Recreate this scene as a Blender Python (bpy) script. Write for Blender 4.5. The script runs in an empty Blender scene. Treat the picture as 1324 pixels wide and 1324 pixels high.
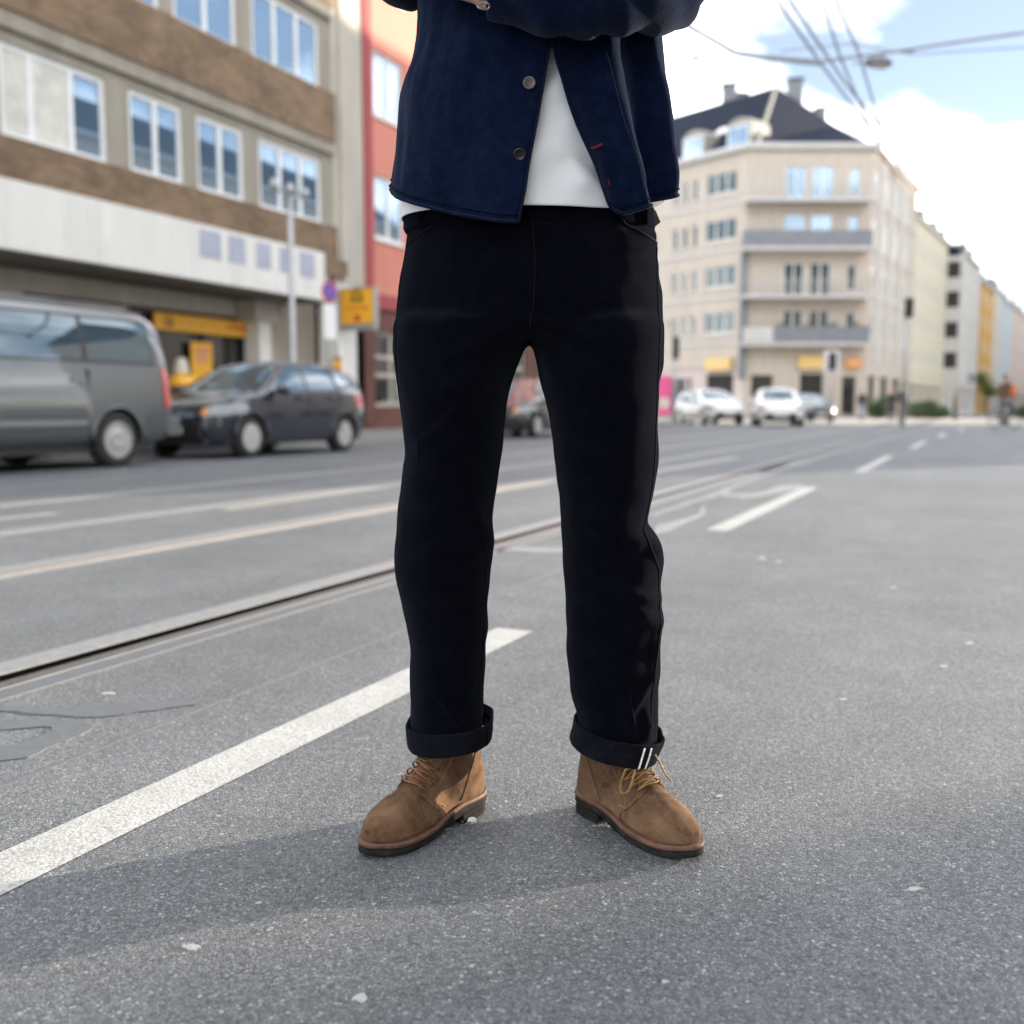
import bpy, bmesh, math, random
import numpy as np
from math import sin, cos, pi, radians as R, atan, tan, sqrt
from mathutils import Vector as V, Matrix as M, noise
from mathutils.bvhtree import BVHTree
random.seed(7)
C = bpy.context.scene.collection
SC = bpy.context.scene

# ------------------------------------------------------------------ camera
YAW = R(24.4)            # the street runs along +Y, the camera looks 24.4 degrees to its left
PITCH = atan(135/1324)
HC = 0.72
cd = bpy.data.cameras.new('camera'); cam = bpy.data.objects.new('camera', cd); C.objects.link(cam)
cam.location = (0, 0, HC); cam.rotation_euler = (pi/2-PITCH, 0, YAW)
cd.sensor_width = 36; cd.lens = 36; cd.clip_start = .02; cd.clip_end = 3000
cd.dof.use_dof = True; cd.dof.focus_distance = 1.66; cd.dof.aperture_fstop = 2.7
SC.camera = cam

# ------------------------------------------------------------------ world, sun, exposure
SUN_EL, SUN_AZ = R(8.8), R(41)       # azimuth measured from +Y towards +X
W = bpy.data.worlds.new('World'); SC.world = W; W.use_nodes = True
nt = W.node_tree; nt.nodes.clear()
def wn(t, **k):
    n = nt.nodes.new(t)
    for a, b in k.items(): setattr(n, a, b)
    return n
sky = wn('ShaderNodeTexSky', sky_type='NISHITA', sun_disc=False, sun_elevation=SUN_EL, sun_rotation=SUN_AZ,
         altitude=50, air_density=0.9, dust_density=0.1, ozone_density=3.0)
tc = wn('ShaderNodeTexCoord')
sep = wn('ShaderNodeSeparateXYZ'); nt.links.new(tc.outputs['Generated'], sep.inputs[0])
# clouds lie on a flat layer: direction divided by its height
zc = wn('ShaderNodeMath', operation='MAXIMUM'); zc.inputs[1].default_value = 0.0; nt.links.new(sep.outputs['Z'], zc.inputs[0])
za = wn('ShaderNodeMath', operation='ADD'); za.inputs[1].default_value = 0.22; nt.links.new(zc.outputs[0], za.inputs[0])
dv = wn('ShaderNodeVectorMath', operation='DIVIDE'); nt.links.new(tc.outputs['Generated'], dv.inputs[0])
cb = wn('ShaderNodeCombineXYZ'); 
for i in range(3): nt.links.new(za.outputs[0], cb.inputs[i])
nt.links.new(cb.outputs[0], dv.inputs[1])
mp = wn('ShaderNodeMapping'); mp.inputs['Location'].default_value = (17.81, 9.69, 4.03); nt.links.new(dv.outputs[0], mp.inputs[0])
n1 = wn('ShaderNodeTexNoise'); n1.inputs['Scale'].default_value = 1.7; n1.inputs['Detail'].default_value = 7; n1.inputs['Roughness'].default_value = .52
nt.links.new(mp.outputs[0], n1.inputs['Vector'])
cr = wn('ShaderNodeValToRGB'); cr.color_ramp.elements[0].position = .44; cr.color_ramp.elements[1].position = .66
nt.links.new(n1.outputs['Fac'], cr.inputs[0])
mx = wn('ShaderNodeMix', data_type='RGBA'); mx.inputs['B'].default_value = (13, 12.9, 12.7, 1)
nt.links.new(cr.outputs[0], mx.inputs['Factor']); 
lum = wn('ShaderNodeRGBToBW'); nt.links.new(sky.outputs[0], lum.inputs[0])     # thin haze evens the sky out
k1 = wn('ShaderNodeMath', operation='MULTIPLY_ADD'); k1.inputs[1].default_value = .16; k1.inputs[2].default_value = .85; nt.links.new(lum.outputs[0], k1.inputs[0])
k2 = wn('ShaderNodeMath', operation='DIVIDE'); k2.inputs[0].default_value = 1; nt.links.new(k1.outputs[0], k2.inputs[1])
sg = wn('ShaderNodeVectorMath', operation='SCALE'); nt.links.new(sky.outputs[0], sg.inputs[0]); nt.links.new(k2.outputs[0], sg.inputs['Scale'])
hz_ = wn('ShaderNodeMix', data_type='RGBA'); hz_.inputs['Factor'].default_value = .58
bw2 = wn('ShaderNodeRGBToBW'); nt.links.new(sg.outputs[0], bw2.inputs[0]); nt.links.new(sg.outputs[0], hz_.inputs['A']); nt.links.new(bw2.outputs[0], hz_.inputs['B'])
nt.links.new(hz_.outputs['Result'], mx.inputs['A'])
bg = wn('ShaderNodeBackground'); bg.inputs['Strength'].default_value = 0.15
nt.links.new(mx.outputs['Result'], bg.inputs['Color'])
wo = wn('ShaderNodeOutputWorld'); nt.links.new(bg.outputs[0], wo.inputs[0])
ld = bpy.data.lights.new('sun', 'SUN'); ld.energy = 3.3; ld.angle = R(.53); ld.color = (1, .86, .68)
sun = bpy.data.objects.new('sun', ld); C.objects.link(sun)
SUND = V((sin(SUN_AZ)*cos(SUN_EL), cos(SUN_AZ)*cos(SUN_EL), sin(SUN_EL)))
sun.rotation_euler = SUND.to_track_quat('Z', 'Y').to_euler()
SC.view_settings.view_transform = 'Standard'; SC.view_settings.look = 'None'
SC.view_settings.exposure = 1.70; SC.view_settings.gamma = 1; SC.view_settings.use_curve_mapping = False
SC.render.engine = 'CYCLES'
SC.cycles.use_denoising = True
SC.cycles.max_bounces = 8; SC.cycles.sample_clamp_indirect = 6

# ------------------------------------------------------------------ frames
def w2(r, d):            # camera-aligned metres (right, away) -> street X, Y
    return r*cos(YAW)-d*sin(YAW), r*sin(YAW)+d*cos(YAW)
def at(x, y, D):         # the point seen at photo pixel (x, y) at distance D, as (right, away, height)
    a = (x-662)/1324; b = (662-y)/1324
    fw = cos(PITCH)+b*sin(PITCH); up = -sin(PITCH)+b*cos(PITCH)
    k = D/fw
    return a*k, D, HC+up*k

# ------------------------------------------------------------------ object helpers
def tag(o, label, cat, group=None):
    o['label'] = label; o['category'] = cat
    if group: o['group'] = group
    return o
def empty(name, loc=(0, 0, 0), rz=0):
    o = bpy.data.objects.new(name, None); C.objects.link(o); o.location = loc; o.rotation_euler = (0, 0, rz); o.empty_display_size = .2
    return o
def thing(name, label, cat, loc=(0, 0, 0), rz=0, group=None):
    return tag(empty(name, loc, rz), label, cat, group)
def struct(o): o['kind'] = 'structure'; return o
def link(name, me, parent=None, mat=None, loc=None, mtx=None):
    o = bpy.data.objects.new(name, me); C.objects.link(o)
    if parent: o.parent = parent
    if mat is not None and me is not None and not me.materials: me.materials.append(mat)
    if mtx is not None: o.matrix_local = mtx
    elif loc is not None: o.location = loc
    return o
def copy_tree(o, parent=None):
    c = o.copy(); C.objects.link(c); c.parent = parent
    for ch in list(o.children): copy_tree(ch, c)
    return c

class MB:
    def __init__(s): s.v = []; s.f = []
    def add(s, vs, fs):
        b = len(s.v); s.v += [tuple(p) for p in vs]; s.f += [tuple(i+b for i in f) for f in fs]; return s
    def box(s, x0, x1, y0, y1, z0, z1):
        return s.add([(x0,y0,z0),(x1,y0,z0),(x1,y1,z0),(x0,y1,z0),(x0,y0,z1),(x1,y0,z1),(x1,y1,z1),(x0,y1,z1)],
                     [(0,3,2,1),(4,5,6,7),(0,1,5,4),(1,2,6,5),(2,3,7,6),(3,0,4,7)])
    def quad(s, a, b, c, d): return s.add([a, b, c, d], [(0, 1, 2, 3)])
    def loft(s, rings, closed=True, cap0=True, cap1=True):
        n = len(rings[0]); b = len(s.v)
        for r in rings: s.v += [tuple(p) for p in r]
        for i in range(len(rings)-1):
            for j in range(n if closed else n-1):
                k = (j+1) % n
                s.f.append((b+i*n+j, b+i*n+k, b+(i+1)*n+k, b+(i+1)*n+j))
        if cap0: s.f.append(tuple(b+j for j in reversed(range(n))))
        if cap1: s.f.append(tuple(b+(len(rings)-1)*n+j for j in range(n)))
        return s
    def tube(s, pts, r, n=8, caps=True):
        pts = [V(p) for p in pts]; rs = r if isinstance(r, (list, tuple)) else [r]*len(pts)
        rings = []; up = None
        for i, p in enumerate(pts):
            t = (pts[min(i+1, len(pts)-1)]-pts[max(i-1, 0)]).normalized()
            if up is None: up = t.orthogonal().normalized()
            up = (up-t*up.dot(t))
            up = up.normalized() if up.length > 1e-6 else t.orthogonal().normalized()
            w = t.cross(up)
            rings.append([p+(up*cos(2*pi*j/n)+w*sin(2*pi*j/n))*rs[i] for j in range(n)])
        return s.loft(rings, True, caps, caps)
    def lathe(s, prof, n=24, axis='z', c=(0, 0, 0)):   # prof: (radius, along)
        rings = []
        for (r, h) in prof:
            ring = []
            for j in range(n):
                a = 2*pi*j/n
                p = (r*cos(a), r*sin(a), h)
                if axis == 'y': p = (r*cos(a), h, -r*sin(a))
                if axis == 'x': p = (h, r*cos(a), r*sin(a))
                ring.append((p[0]+c[0], p[1]+c[1], p[2]+c[2]))
            rings.append(ring)
        return s.loft(rings)
    def prism(s, poly, z0, z1, f=lambda x, y, z: (x, y, z)):
        return s.loft([[f(x, y, z0) for x, y in poly], [f(x, y, z1) for x, y in poly]])
    def mesh(s, name, mat=None, smooth=False):
        me = bpy.data.meshes.new(name); me.from_pydata(s.v, [], s.f); me.update()
        if mat: me.materials.append(mat)
        if smooth: me.polygons.foreach_set('use_smooth', [True]*len(me.polygons))
        return me
    def build(s, name, mat=None, parent=None, smooth=False, bevel=0, loc=None, mtx=None):
        o = link(name, s.mesh(name, mat, smooth), parent, None, loc, mtx)
        if bevel:
            b = o.modifiers.new('bevel', 'BEVEL'); b.width = bevel; b.segments = 2; b.limit_method = 'ANGLE'; b.angle_limit = R(40)
        return o

def evalmesh(me, mods, name):
    o = bpy.data.objects.new('scratch_'+name, me); C.objects.link(o)
    for t, kw in mods:
        m = o.modifiers.new(t, t)
        for k, v in kw.items(): setattr(m, k, v)
    dg = bpy.context.evaluated_depsgraph_get(); dg.update()
    r = bpy.data.meshes.new_from_object(o.evaluated_get(dg)); r.name = name
    bpy.data.objects.remove(o)
    return r
def remesh(mb, name, voxel, smooth=6, fac=.5, mat=None):
    me = mb.mesh(name)
    r = evalmesh(me, [('REMESH', dict(mode='VOXEL', voxel_size=voxel, use_smooth_shade=True)), ('SMOOTH', dict(factor=fac, iterations=smooth))], name)
    r.materials.clear()
    if mat: r.materials.append(mat)
    r.polygons.foreach_set('use_smooth', [True]*len(r.polygons))
    return r
def deform(me, fn):
    n = len(me.vertices); co = np.empty(n*3, np.float32); no = np.empty(n*3, np.float32)
    me.vertices.foreach_get('co', co); me.vertex_normals.foreach_get('vector', no)
    co = co.reshape(-1, 3); no = no.reshape(-1, 3)
    out = [fn(V(c), V(q)) for c, q in zip(co.tolist(), no.tolist())]
    me.vertices.foreach_set('co', np.array([tuple(v) for v in out], np.float32).ravel()); me.update()
def lerpt(t, x):         # piecewise-smooth table lookup
    if x <= t[0][0]: return t[0][1]
    if x >= t[-1][0]: return t[-1][1]
    for i in range(len(t)-1):
        if t[i][0] <= x <= t[i+1][0]:
            x0, y0 = t[i]; x1, y1 = t[i+1]; h = x1-x0
            m0 = (y1-t[i-1][1])/(x1-t[i-1][0]) if i > 0 else (y1-y0)/h
            m1 = (t[i+2][1]-y0)/(t[i+2][0]-x0) if i+2 < len(t) else (y1-y0)/h
            s = (y1-y0)/h
            lim = 3*abs(s); m0 = max(-lim, min(lim, m0)); m1 = max(-lim, min(lim, m1))
            u = (x-x0)/h
            return (2*u**3-3*u*u+1)*y0+(u**3-2*u*u+u)*h*m0+(-2*u**3+3*u*u)*y1+(u**3-u*u)*h*m1
def sgnp(a, e): return math.copysign(abs(a)**e, a)
def superring(cx, cy, z, a, b, n=2.4, N=48):
    return [(cx+a*sgnp(cos(2*pi*j/N), 2/n), cy+b*sgnp(sin(2*pi*j/N), 2/n), z) for j in range(N)]

def inpoly(p, poly):
    x, y = p; c = False; n = len(poly)
    for i in range(n):
        x0, y0 = poly[i]; x1, y1 = poly[(i+1) % n]
        if (y0 > y) != (y1 > y) and x < (x1-x0)*(y-y0)/(y1-y0)+x0: c = not c
    return c
def cut_region(bm, poly, ax, cond):   # cuts bm cleanly along a polygon seen along one axis; returns the faces inside
    i, j = ax; k = 3-i-j
    x0 = min(p[0] for p in poly); x1 = max(p[0] for p in poly); y0 = min(p[1] for p in poly); y1 = max(p[1] for p in poly)
    for q in range(len(poly)):
        a = poly[q]; b = poly[(q+1) % len(poly)]
        co = V((0, 0, 0)); co[i] = a[0]; co[j] = a[1]
        no = V((0, 0, 0)); no[i] = -(b[1]-a[1]); no[j] = b[0]-a[0]
        ex0, ex1 = min(a[0], b[0]), max(a[0], b[0]); ey0, ey1 = min(a[1], b[1]), max(a[1], b[1])
        fs = []
        for f in bm.faces:
            lx = [v.co[i] for v in f.verts]; ly = [v.co[j] for v in f.verts]
            if max(lx) < ex0-1e-6 or min(lx) > ex1+1e-6 or max(ly) < ey0-1e-6 or min(ly) > ey1+1e-6: continue
            if cond(f.calc_center_median(), f.normal): fs.append(f)
        g = set(fs)
        for f in fs: g.update(f.verts); g.update(f.edges)
        if g: bmesh.ops.bisect_plane(bm, geom=list(g), plane_co=co, plane_no=no.normalized(), dist=1e-6)
    bm.normal_update()
    return [f for f in bm.faces if cond(f.calc_center_median(), f.normal) and inpoly((f.calc_center_median()[i], f.calc_center_median()[j]), poly)]
def faces_to_mesh(faces, name, mat=None, off=0.0, smooth=True, thick=0.0):
    vs = {}; co = []; fl = []
    for f in faces:
        idx = []
        for v in f.verts:
            if v not in vs: vs[v] = len(co); co.append(tuple(v.co+v.normal*off))
            idx.append(vs[v])
        fl.append(tuple(idx))
    me = bpy.data.meshes.new(name); me.from_pydata(co, [], fl); me.update()
    if mat: me.materials.append(mat)
    if smooth: me.polygons.foreach_set('use_smooth', [True]*len(me.polygons))
    return me

# ------------------------------------------------------------------ materials
MATS = {}
class NT:
    def __init__(s, name):
        s.m = bpy.data.materials.new(name); s.m.use_nodes = True; s.t = s.m.node_tree
        s.b = s.t.nodes['Principled BSDF']; MATS[name] = s.m
        s.co = s.t.nodes.new('ShaderNodeTexCoord')
    def n(s, t, ins=None, **k):
        n = s.t.nodes.new(t)
        for a, b in k.items(): setattr(n, a, b)
        for a, b in (ins or {}).items(): s.set(n.inputs[a], b)
        return n
    def set(s, i, v):
        if hasattr(v, 'is_output') or isinstance(v, bpy.types.NodeSocket): s.t.links.new(v, i)
        else: i.default_value = v
    def pos(s, scale=(1, 1, 1), world=False):
        mpn = s.n('ShaderNodeMapping', {'Scale': scale})
        if world:
            g = s.n('ShaderNodeNewGeometry'); s.t.links.new(g.outputs['Position'], mpn.inputs[0])
        else: s.t.links.new(s.co.outputs['Object'], mpn.inputs[0])
        return mpn.outputs[0]
    def noise(s, scale, detail=4, rough=.5, vec=None, dist=0):
        n = s.n('ShaderNodeTexNoise', {'Scale': scale, 'Detail': detail, 'Roughness': rough, 'Distortion': dist})
        s.t.links.new(vec if vec is not None else s.co.outputs['Object'], n.inputs['Vector']); return n.outputs['Fac']
    def ramp(s, fac, stops):
        n = s.n('ShaderNodeValToRGB'); e = n.color_ramp.elements
        while len(e) < len(stops): e.new(.5)
        for i, (p, c) in enumerate(stops):
            e[i].position = p; e[i].color = (c, c, c, 1) if isinstance(c, (int, float)) else (*c, 1)
        s.t.links.new(fac, n.inputs[0]); return n.outputs['Color']
    def mix(s, a, b, fac, mode='MIX'):
        n = s.n('ShaderNodeMix', data_type='RGBA', blend_type=mode)
        s.set(n.inputs['Factor'], fac)
        for k, v in (('A', a), ('B', b)):
            s.set(n.inputs[k], v if not isinstance(v, tuple) else (*v[:3], 1))
        return n.outputs['Result']
    def math(s, op, a, b=0.0):
        n = s.n('ShaderNodeMath', operation=op); s.set(n.inputs[0], a); s.set(n.inputs[1], b); return n.outputs[0]
    def bump(s, h, strength=.3, dist=.01, prev=None):
        n = s.n('ShaderNodeBump', {'Strength': strength, 'Distance': dist}); s.t.links.new(h, n.inputs['Height'])
        if prev is not None: s.t.links.new(prev, n.inputs['Normal'])
        s.t.links.new(n.outputs[0], s.b.inputs['Normal']); return n.outputs[0]
    def out(s, **k):
        for a, b in k.items():
            a = a.replace('_', ' ')
            s.set(s.b.inputs[a], (*b, 1) if isinstance(b, tuple) and len(b) == 3 else b)
        return s.m

def plain(name, col, rough=.6, var=.12, scale=6, bump=0, bscale=60, **k):
    s = NT(name); f = s.noise(scale, 5)
    a = tuple(c*(1-var) for c in col); b = tuple(min(1, c*(1+var)) for c in col)
    s.out(Base_Color=s.mix(a, b, s.ramp(f, [(.3, 0), (.7, 1)])), Roughness=rough, **k)
    if bump: s.bump(s.noise(bscale, 5), bump, .004)
    return s.m

def mat_asphalt():
    s = NT('asphalt'); P = s.pos(world=True)
    def vor(scale, feat='F1', rnd=1.0):
        n = s.n('ShaderNodeTexVoronoi', {'Scale': scale, 'Randomness': rnd}, feature=feat); s.t.links.new(P, n.inputs['Vector']); return n
    v1 = vor(172); v2 = vor(380); ve = vor(172, 'DISTANCE_TO_EDGE')
    sep1 = s.n('ShaderNodeSeparateColor'); s.t.links.new(v1.outputs['Color'], sep1.inputs[0])
    sep2 = s.n('ShaderNodeSeparateColor'); s.t.links.new(v2.outputs['Color'], sep2.inputs[0])
    stone = s.ramp(sep1.outputs[0], [(0, (.097,.106,.115)), (.45, (.174,.187,.200)), (.8, (.254,.269,.283)), (.96, (.335,.347,.357)), (1, (.43,.437,.44))])
    fine = s.ramp(sep2.outputs[0], [(0, (.080,.088,.096)), (.7, (.178,.192,.206)), (.97, (.27,.281,.291)), (1, (.37,.377,.38))])
    pick = s.ramp(sep1.outputs[1], [(.42, 0), (.47, 1)])
    c = s.mix(stone, fine, pick)
    edge = s.ramp(ve.outputs['Distance'], [(.0, 0), (.16, 1)])
    c = s.mix((.05,.052,.056), c, s.math('MAXIMUM', edge, s.math('MULTIPLY', pick, .8)))
    big = s.noise(.55, 5, .6, P); mid = s.noise(4.5, 5, .6, P)
    c = s.mix(c, s.ramp(big, [(.3, .84), (.7, 1.16)]), 1, 'MULTIPLY')
    c = s.mix(c, s.ramp(mid, [(.3, .90), (.7, 1.10)]), 1, 'MULTIPLY')
    # tyre-worn lengthwise streaks and a few pale chips
    st = s.noise(1, 3, .5, s.pos((1.6, .05, 1), True))
    c = s.mix(c, s.ramp(st, [(.35, .93), (.65, 1.07)]), 1, 'MULTIPLY')
    v3 = vor(2.1); chip = s.math('ADD', v3.outputs['Distance'], s.math('MULTIPLY', s.noise(34, 3, .6, P), .11))
    c = s.mix(c, (.42,.42,.41), s.math('MULTIPLY', s.ramp(chip, [(.078, .8), (.092, 0)]), s.ramp(s.noise(60, 3, .6, P), [(.38, 0), (.5, 1)])))
    v4 = vor(9); c = s.mix(c, (.5,.5,.49), s.ramp(s.math('ADD', v4.outputs['Distance'], s.math('MULTIPLY', s.noise(90, 2, .5, P), .05)), [(.036, 1), (.042, 0)]))
    oil = s.math('MULTIPLY', s.ramp(s.noise(.9, 4, .6, s.pos((1.3, .5, 1), True)), [(.60, 0), (.74, .38)]), 1)
    c = s.mix(c, (.06,.062,.064), oil)
    s.out(Base_Color=c, Roughness=s.math('ADD', s.math('MULTIPLY', sep1.outputs[2], .28), .5), Specular_IOR_Level=.5)
    h1 = s.math('MULTIPLY', s.ramp(ve.outputs['Distance'], [(0, 0), (.3, 1)]), s.math('ADD', s.math('MULTIPLY', sep1.outputs[2], .7), .3))
    h = s.math('ADD', h1, s.math('MULTIPLY', v2.outputs['Distance'], -.5))
    h = s.math('ADD', h, s.math('MULTIPLY', s.noise(900, 2, .5, P), .25))
    s.bump(h, .7, .003)
    return s.m
def mat_paint(name, col, wear=.45):
    s = NT(name); P = s.pos(world=True)
    v = s.n('ShaderNodeTexVoronoi', {'Scale': 150}); s.t.links.new(P, v.inputs['Vector'])
    f = s.noise(9, 6, .65, P); g = s.noise(140, 3, .6, P)
    c = s.mix(col, tuple(x*.72 for x in col), s.ramp(g, [(.42, 0), (.75, 1)]))
    cracks = s.n('ShaderNodeTexVoronoi', {'Scale': 26}, feature='DISTANCE_TO_EDGE'); s.t.links.new(P, cracks.inputs['Vector'])
    c = s.mix(c, (.25,.25,.245), s.math('MULTIPLY', s.ramp(cracks.outputs['Distance'], [(0, .55), (.035, 0)]), s.ramp(f, [(.45, 0), (.6, 1)])))
    c = s.mix(c, (.22,.22,.22), s.math('MULTIPLY', s.ramp(v.outputs['Distance'], [(.55, 0), (.75, 1)]), wear))
    c = s.mix(c, s.ramp(f, [(.3, .80), (.7, 1.08)]), 1, 'MULTIPLY')
    c = s.mix(c, (.20,.205,.205), s.math('MULTIPLY', s.ramp(s.noise(52, 5, .7, P), [(.60, 0), (.68, .75)]), s.ramp(s.noise(3.1, 4, .6, P), [(.42, 0), (.6, 1)])))
    s.out(Base_Color=c, Roughness=.62)
    s.bump(s.math('ADD', s.math('MULTIPLY', v.outputs['Distance'], -.8), g), .5, .0025)
    return s.m
def mat_cloth(name, col, col2, scale=900, twill=True, sheen=.15, rough=.9, bstr=.25, fuzz=40, grain=.3):
    s = NT(name); P = s.pos((1, 1, 1))
    n = s.noise(fuzz, 6, .6, P); g = s.noise(420, 3, .6, P)
    c = s.mix(col, col2, s.ramp(n, [(.32, 0), (.72, 1)]))
    c = s.mix(c, s.ramp(g, [(.3, 1-grain), (.7, 1+grain)]), 1, 'MULTIPLY')
    s.out(Base_Color=c, Roughness=rough, Sheen_Weight=sheen, Sheen_Roughness=.55, Specular_IOR_Level=0.0, Sheen_Tint=(.62, .72, .9, 1))
    if twill:
        w = s.n('ShaderNodeTexWave', {'Scale': scale*.35, 'Distortion': 1.5, 'Detail': 2}, bands_direction='DIAGONAL'); s.t.links.new(P, w.inputs['Vector'])
        h = s.math('ADD', s.math('MULTIPLY', w.outputs['Fac'], .5), g)
    else: h = s.math('ADD', g, s.math('MULTIPLY', n, 1.5))
    s.bump(h, bstr, .0012)
    return s.m
def mat_suede():
    s = NT('brown_suede'); P = s.pos()
    a = s.noise(14, 6, .62, P, .6); b = s.noise(70, 5, .65, P); g = s.noise(900, 3, .7, P)
    c = s.mix((.062,.031,.017), (.20,.115,.066), s.ramp(a, [(.34, 0), (.66, 1)]))
    c = s.mix(c, (.22,.145,.098), s.math('MULTIPLY', s.ramp(b, [(.5, 0), (.75, 1)]), .55))
    c = s.mix(c, s.ramp(g, [(.25, .62), (.75, 1.38)]), 1, 'MULTIPLY')
    s.out(Base_Color=c, Roughness=.95, Sheen_Weight=.12, Sheen_Roughness=.5, Sheen_Tint=(.8,.6,.42,1), Specular_IOR_Level=.15)
    s.bump(s.math('ADD', g, s.math('MULTIPLY', b, .9)), .42, .0016)
    return s.m
def mat_welt():
    s = NT('welt_leather'); P = s.pos((1, 1, 2.5))
    a = s.noise(55, 6, .65, P); b = s.noise(300, 3, .6, P)
    c = s.mix((.045,.019,.013), (.16,.07,.042), s.ramp(a, [(.3, 0), (.62, 1)]))
    c = s.mix(c, (.20,.14,.105), s.math('MULTIPLY', s.ramp(b, [(.5, 0), (.7, 1)]), .5))
    s.out(Base_Color=c, Roughness=.6); s.bump(b, .4, .001); return s.m
def mat_rubber():
    s = NT('sole_rubber'); P = s.pos((1, 1, 3))
    a = s.noise(45, 6, .65, P); b = s.noise(260, 3, .6, P)
    c = s.mix((.010,.010,.010), (.038,.036,.034), s.ramp(a, [(.35, 0), (.7, 1)]))
    c = s.mix(c, (.055,.052,.047), s.math('MULTIPLY', s.ramp(b, [(.55, 0), (.75, 1)]), .45))
    s.out(Base_Color=c, Roughness=.9, Specular_IOR_Level=.15); s.bump(s.math('ADD', a, b), .35, .0015); return s.m
def mat_brick(name, c1, c2, mortar, sx=1.0):
    s = NT(name); g = s.n('ShaderNodeNewGeometry'); sp = s.n('ShaderNodeSeparateXYZ'); s.t.links.new(g.outputs['Position'], sp.inputs[0])
    cbn = s.n('ShaderNodeCombineXYZ'); s.t.links.new(sp.outputs['Y'], cbn.inputs[0]); s.t.links.new(sp.outputs['Z'], cbn.inputs[1])
    b = s.n('ShaderNodeTexBrick', {'Scale': 4.0, 'Mortar Size': .012, 'Color1': (*c1, 1), 'Color2': (*c2, 1), 'Mortar': (*mortar, 1), 'Brick Width': .92, 'Row Height': .29, 'Bias': .1})
    s.t.links.new(cbn.outputs[0], b.inputs['Vector'])
    n = s.noise(.8, 6, .65); m = s.noise(5, 5, .6)
    c = s.mix(b.outputs['Color'], s.ramp(n, [(.3, .68), (.7, 1.28)]), 1, 'MULTIPLY')
    c = s.mix(c, s.ramp(m, [(.3, .85), (.7, 1.15)]), 1, 'MULTIPLY')
    s.out(Base_Color=c, Roughness=.9); s.bump(b.outputs['Fac'], -.4, .01); return s.m
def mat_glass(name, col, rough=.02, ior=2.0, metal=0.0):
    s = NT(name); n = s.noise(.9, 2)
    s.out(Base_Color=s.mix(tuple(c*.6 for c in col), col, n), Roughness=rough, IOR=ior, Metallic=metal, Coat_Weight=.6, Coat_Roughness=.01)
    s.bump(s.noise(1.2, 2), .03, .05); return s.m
def mat_car(name, col, metal=.4, rough=.32):
    s = NT(name); f = s.noise(3, 4); g = s.noise(1200, 2)
    c = s.mix(tuple(x*.92 for x in col), tuple(x*1.08 for x in col), f)
    dirt = s.n('ShaderNodeSeparateXYZ'); s.t.links.new(s.co.outputs['Object'], dirt.inputs[0])
    d = s.math('MULTIPLY', s.ramp(dirt.outputs['Z'], [(.15, 1), (.6, 0)]), s.math('MULTIPLY', s.noise(9, 5), .22))
    c = s.mix(c, (.16,.145,.125), d)
    s.out(Base_Color=c, Metallic=metal, Roughness=rough, Coat_Weight=1.0, Coat_Roughness=.03); return s.m
def mat_plaster(name, col, var=.10, streak=.14):
    s = NT(name); P = s.pos((1, 1, .12)); a = s.noise(1.3, 6, .62); b = s.noise(2.6, 5, .6, P)
    c = s.mix(col, tuple(x*(1-var) for x in col), s.ramp(a, [(.3, 0), (.7, 1)]))
    c = s.mix(c, s.ramp(b, [(.35, 1-streak), (.62, 1.04)]), 1, 'MULTIPLY')
    s.out(Base_Color=c, Roughness=.88); s.bump(s.noise(45, 4), .2, .01); return s.m

A = mat_asphalt()
WHITE_LINE = mat_paint('white_road_paint', (.56,.56,.535))
SUNLIT_LINE = mat_paint('sunlit_road_paint', (.47,.45,.40), .6)  # white dashes, with warm sunlight put into the paint colour
FAINT_LINE = mat_paint('worn_road_paint', (.27,.275,.28), .8)
BITUMEN = plain('bitumen', (.125,.135,.148), .48, .12, 30, .25, 120)
SEAL = plain('joint_sealant', (.25,.255,.26), .55, .15, 25, .3, 200)
GUM = plain('old_gum', (.40,.40,.39), .7, .18, 60, .4, 300)
STEEL = plain('rail_steel', (.17,.165,.16), .5, .2, 40, .1, 200, Metallic=.85)
GROOVE = plain('rail_groove_shade', (.006,.005,.005), 1.0, .4, 60, .3, 100, Specular_IOR_Level=0.0)  # flat strip; the shade inside the groove is put into its near-black colour
PAVE = plain('pavement_slabs', (.22,.215,.205), .85, .12, 2, .2, 40)
KERB = plain('kerb_granite', (.27,.265,.255), .8, .2, 14, .2, 90)
SUNLIT_ROAD = plain('sunlit_paving', (.42,.39,.34), .85, .12, .5, .1, 30)  # pale colour carries the sunlight on the cross street
SUEDE = mat_suede(); WELT = mat_welt(); RUBBER = mat_rubber()
THREAD = plain('cream_thread', (.27,.19,.12), .85)
LACE = plain('shaded_tan_leather_lace', (.20,.105,.045), .6, .3, 120, .3, 500)  # left boot: the shade on the laces is put into the colour
LACE_LIT = plain('sunlit_tan_leather_lace', (.27,.15,.05), .6, .3, 120, .3, 500)  # right boot: same tan laces, sunlight put into the colour
EYELET = plain('dark_eyelet', (.03,.018,.012), .5)
TONGUE = plain('tongue_leather', (.22,.09,.05), .7, .25, 60, .3, 300)
DENIM = mat_cloth('black_denim', (.0013,.0014,.0036), (.0030,.0030,.0058), 1100, True, .05, .85, .45)
DENIM_IN = mat_cloth('indigo_denim_inside', (.0045,.005,.0075), (.0095,.010,.0145), 1100, True, .04, .85, .35)
DSEAM = plain('dark_seam_thread', (.004,.004,.005), .9, Specular_IOR_Level=.1)
SELV = plain('white_selvedge_thread', (.72,.71,.68), .85, .12, 300, .4, 600)
WOOL = mat_cloth('navy_cloth', (.0017,.0042,.0170), (.0042,.0092,.0325), 800, False, .12, .92, .75, 55, .45)
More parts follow.
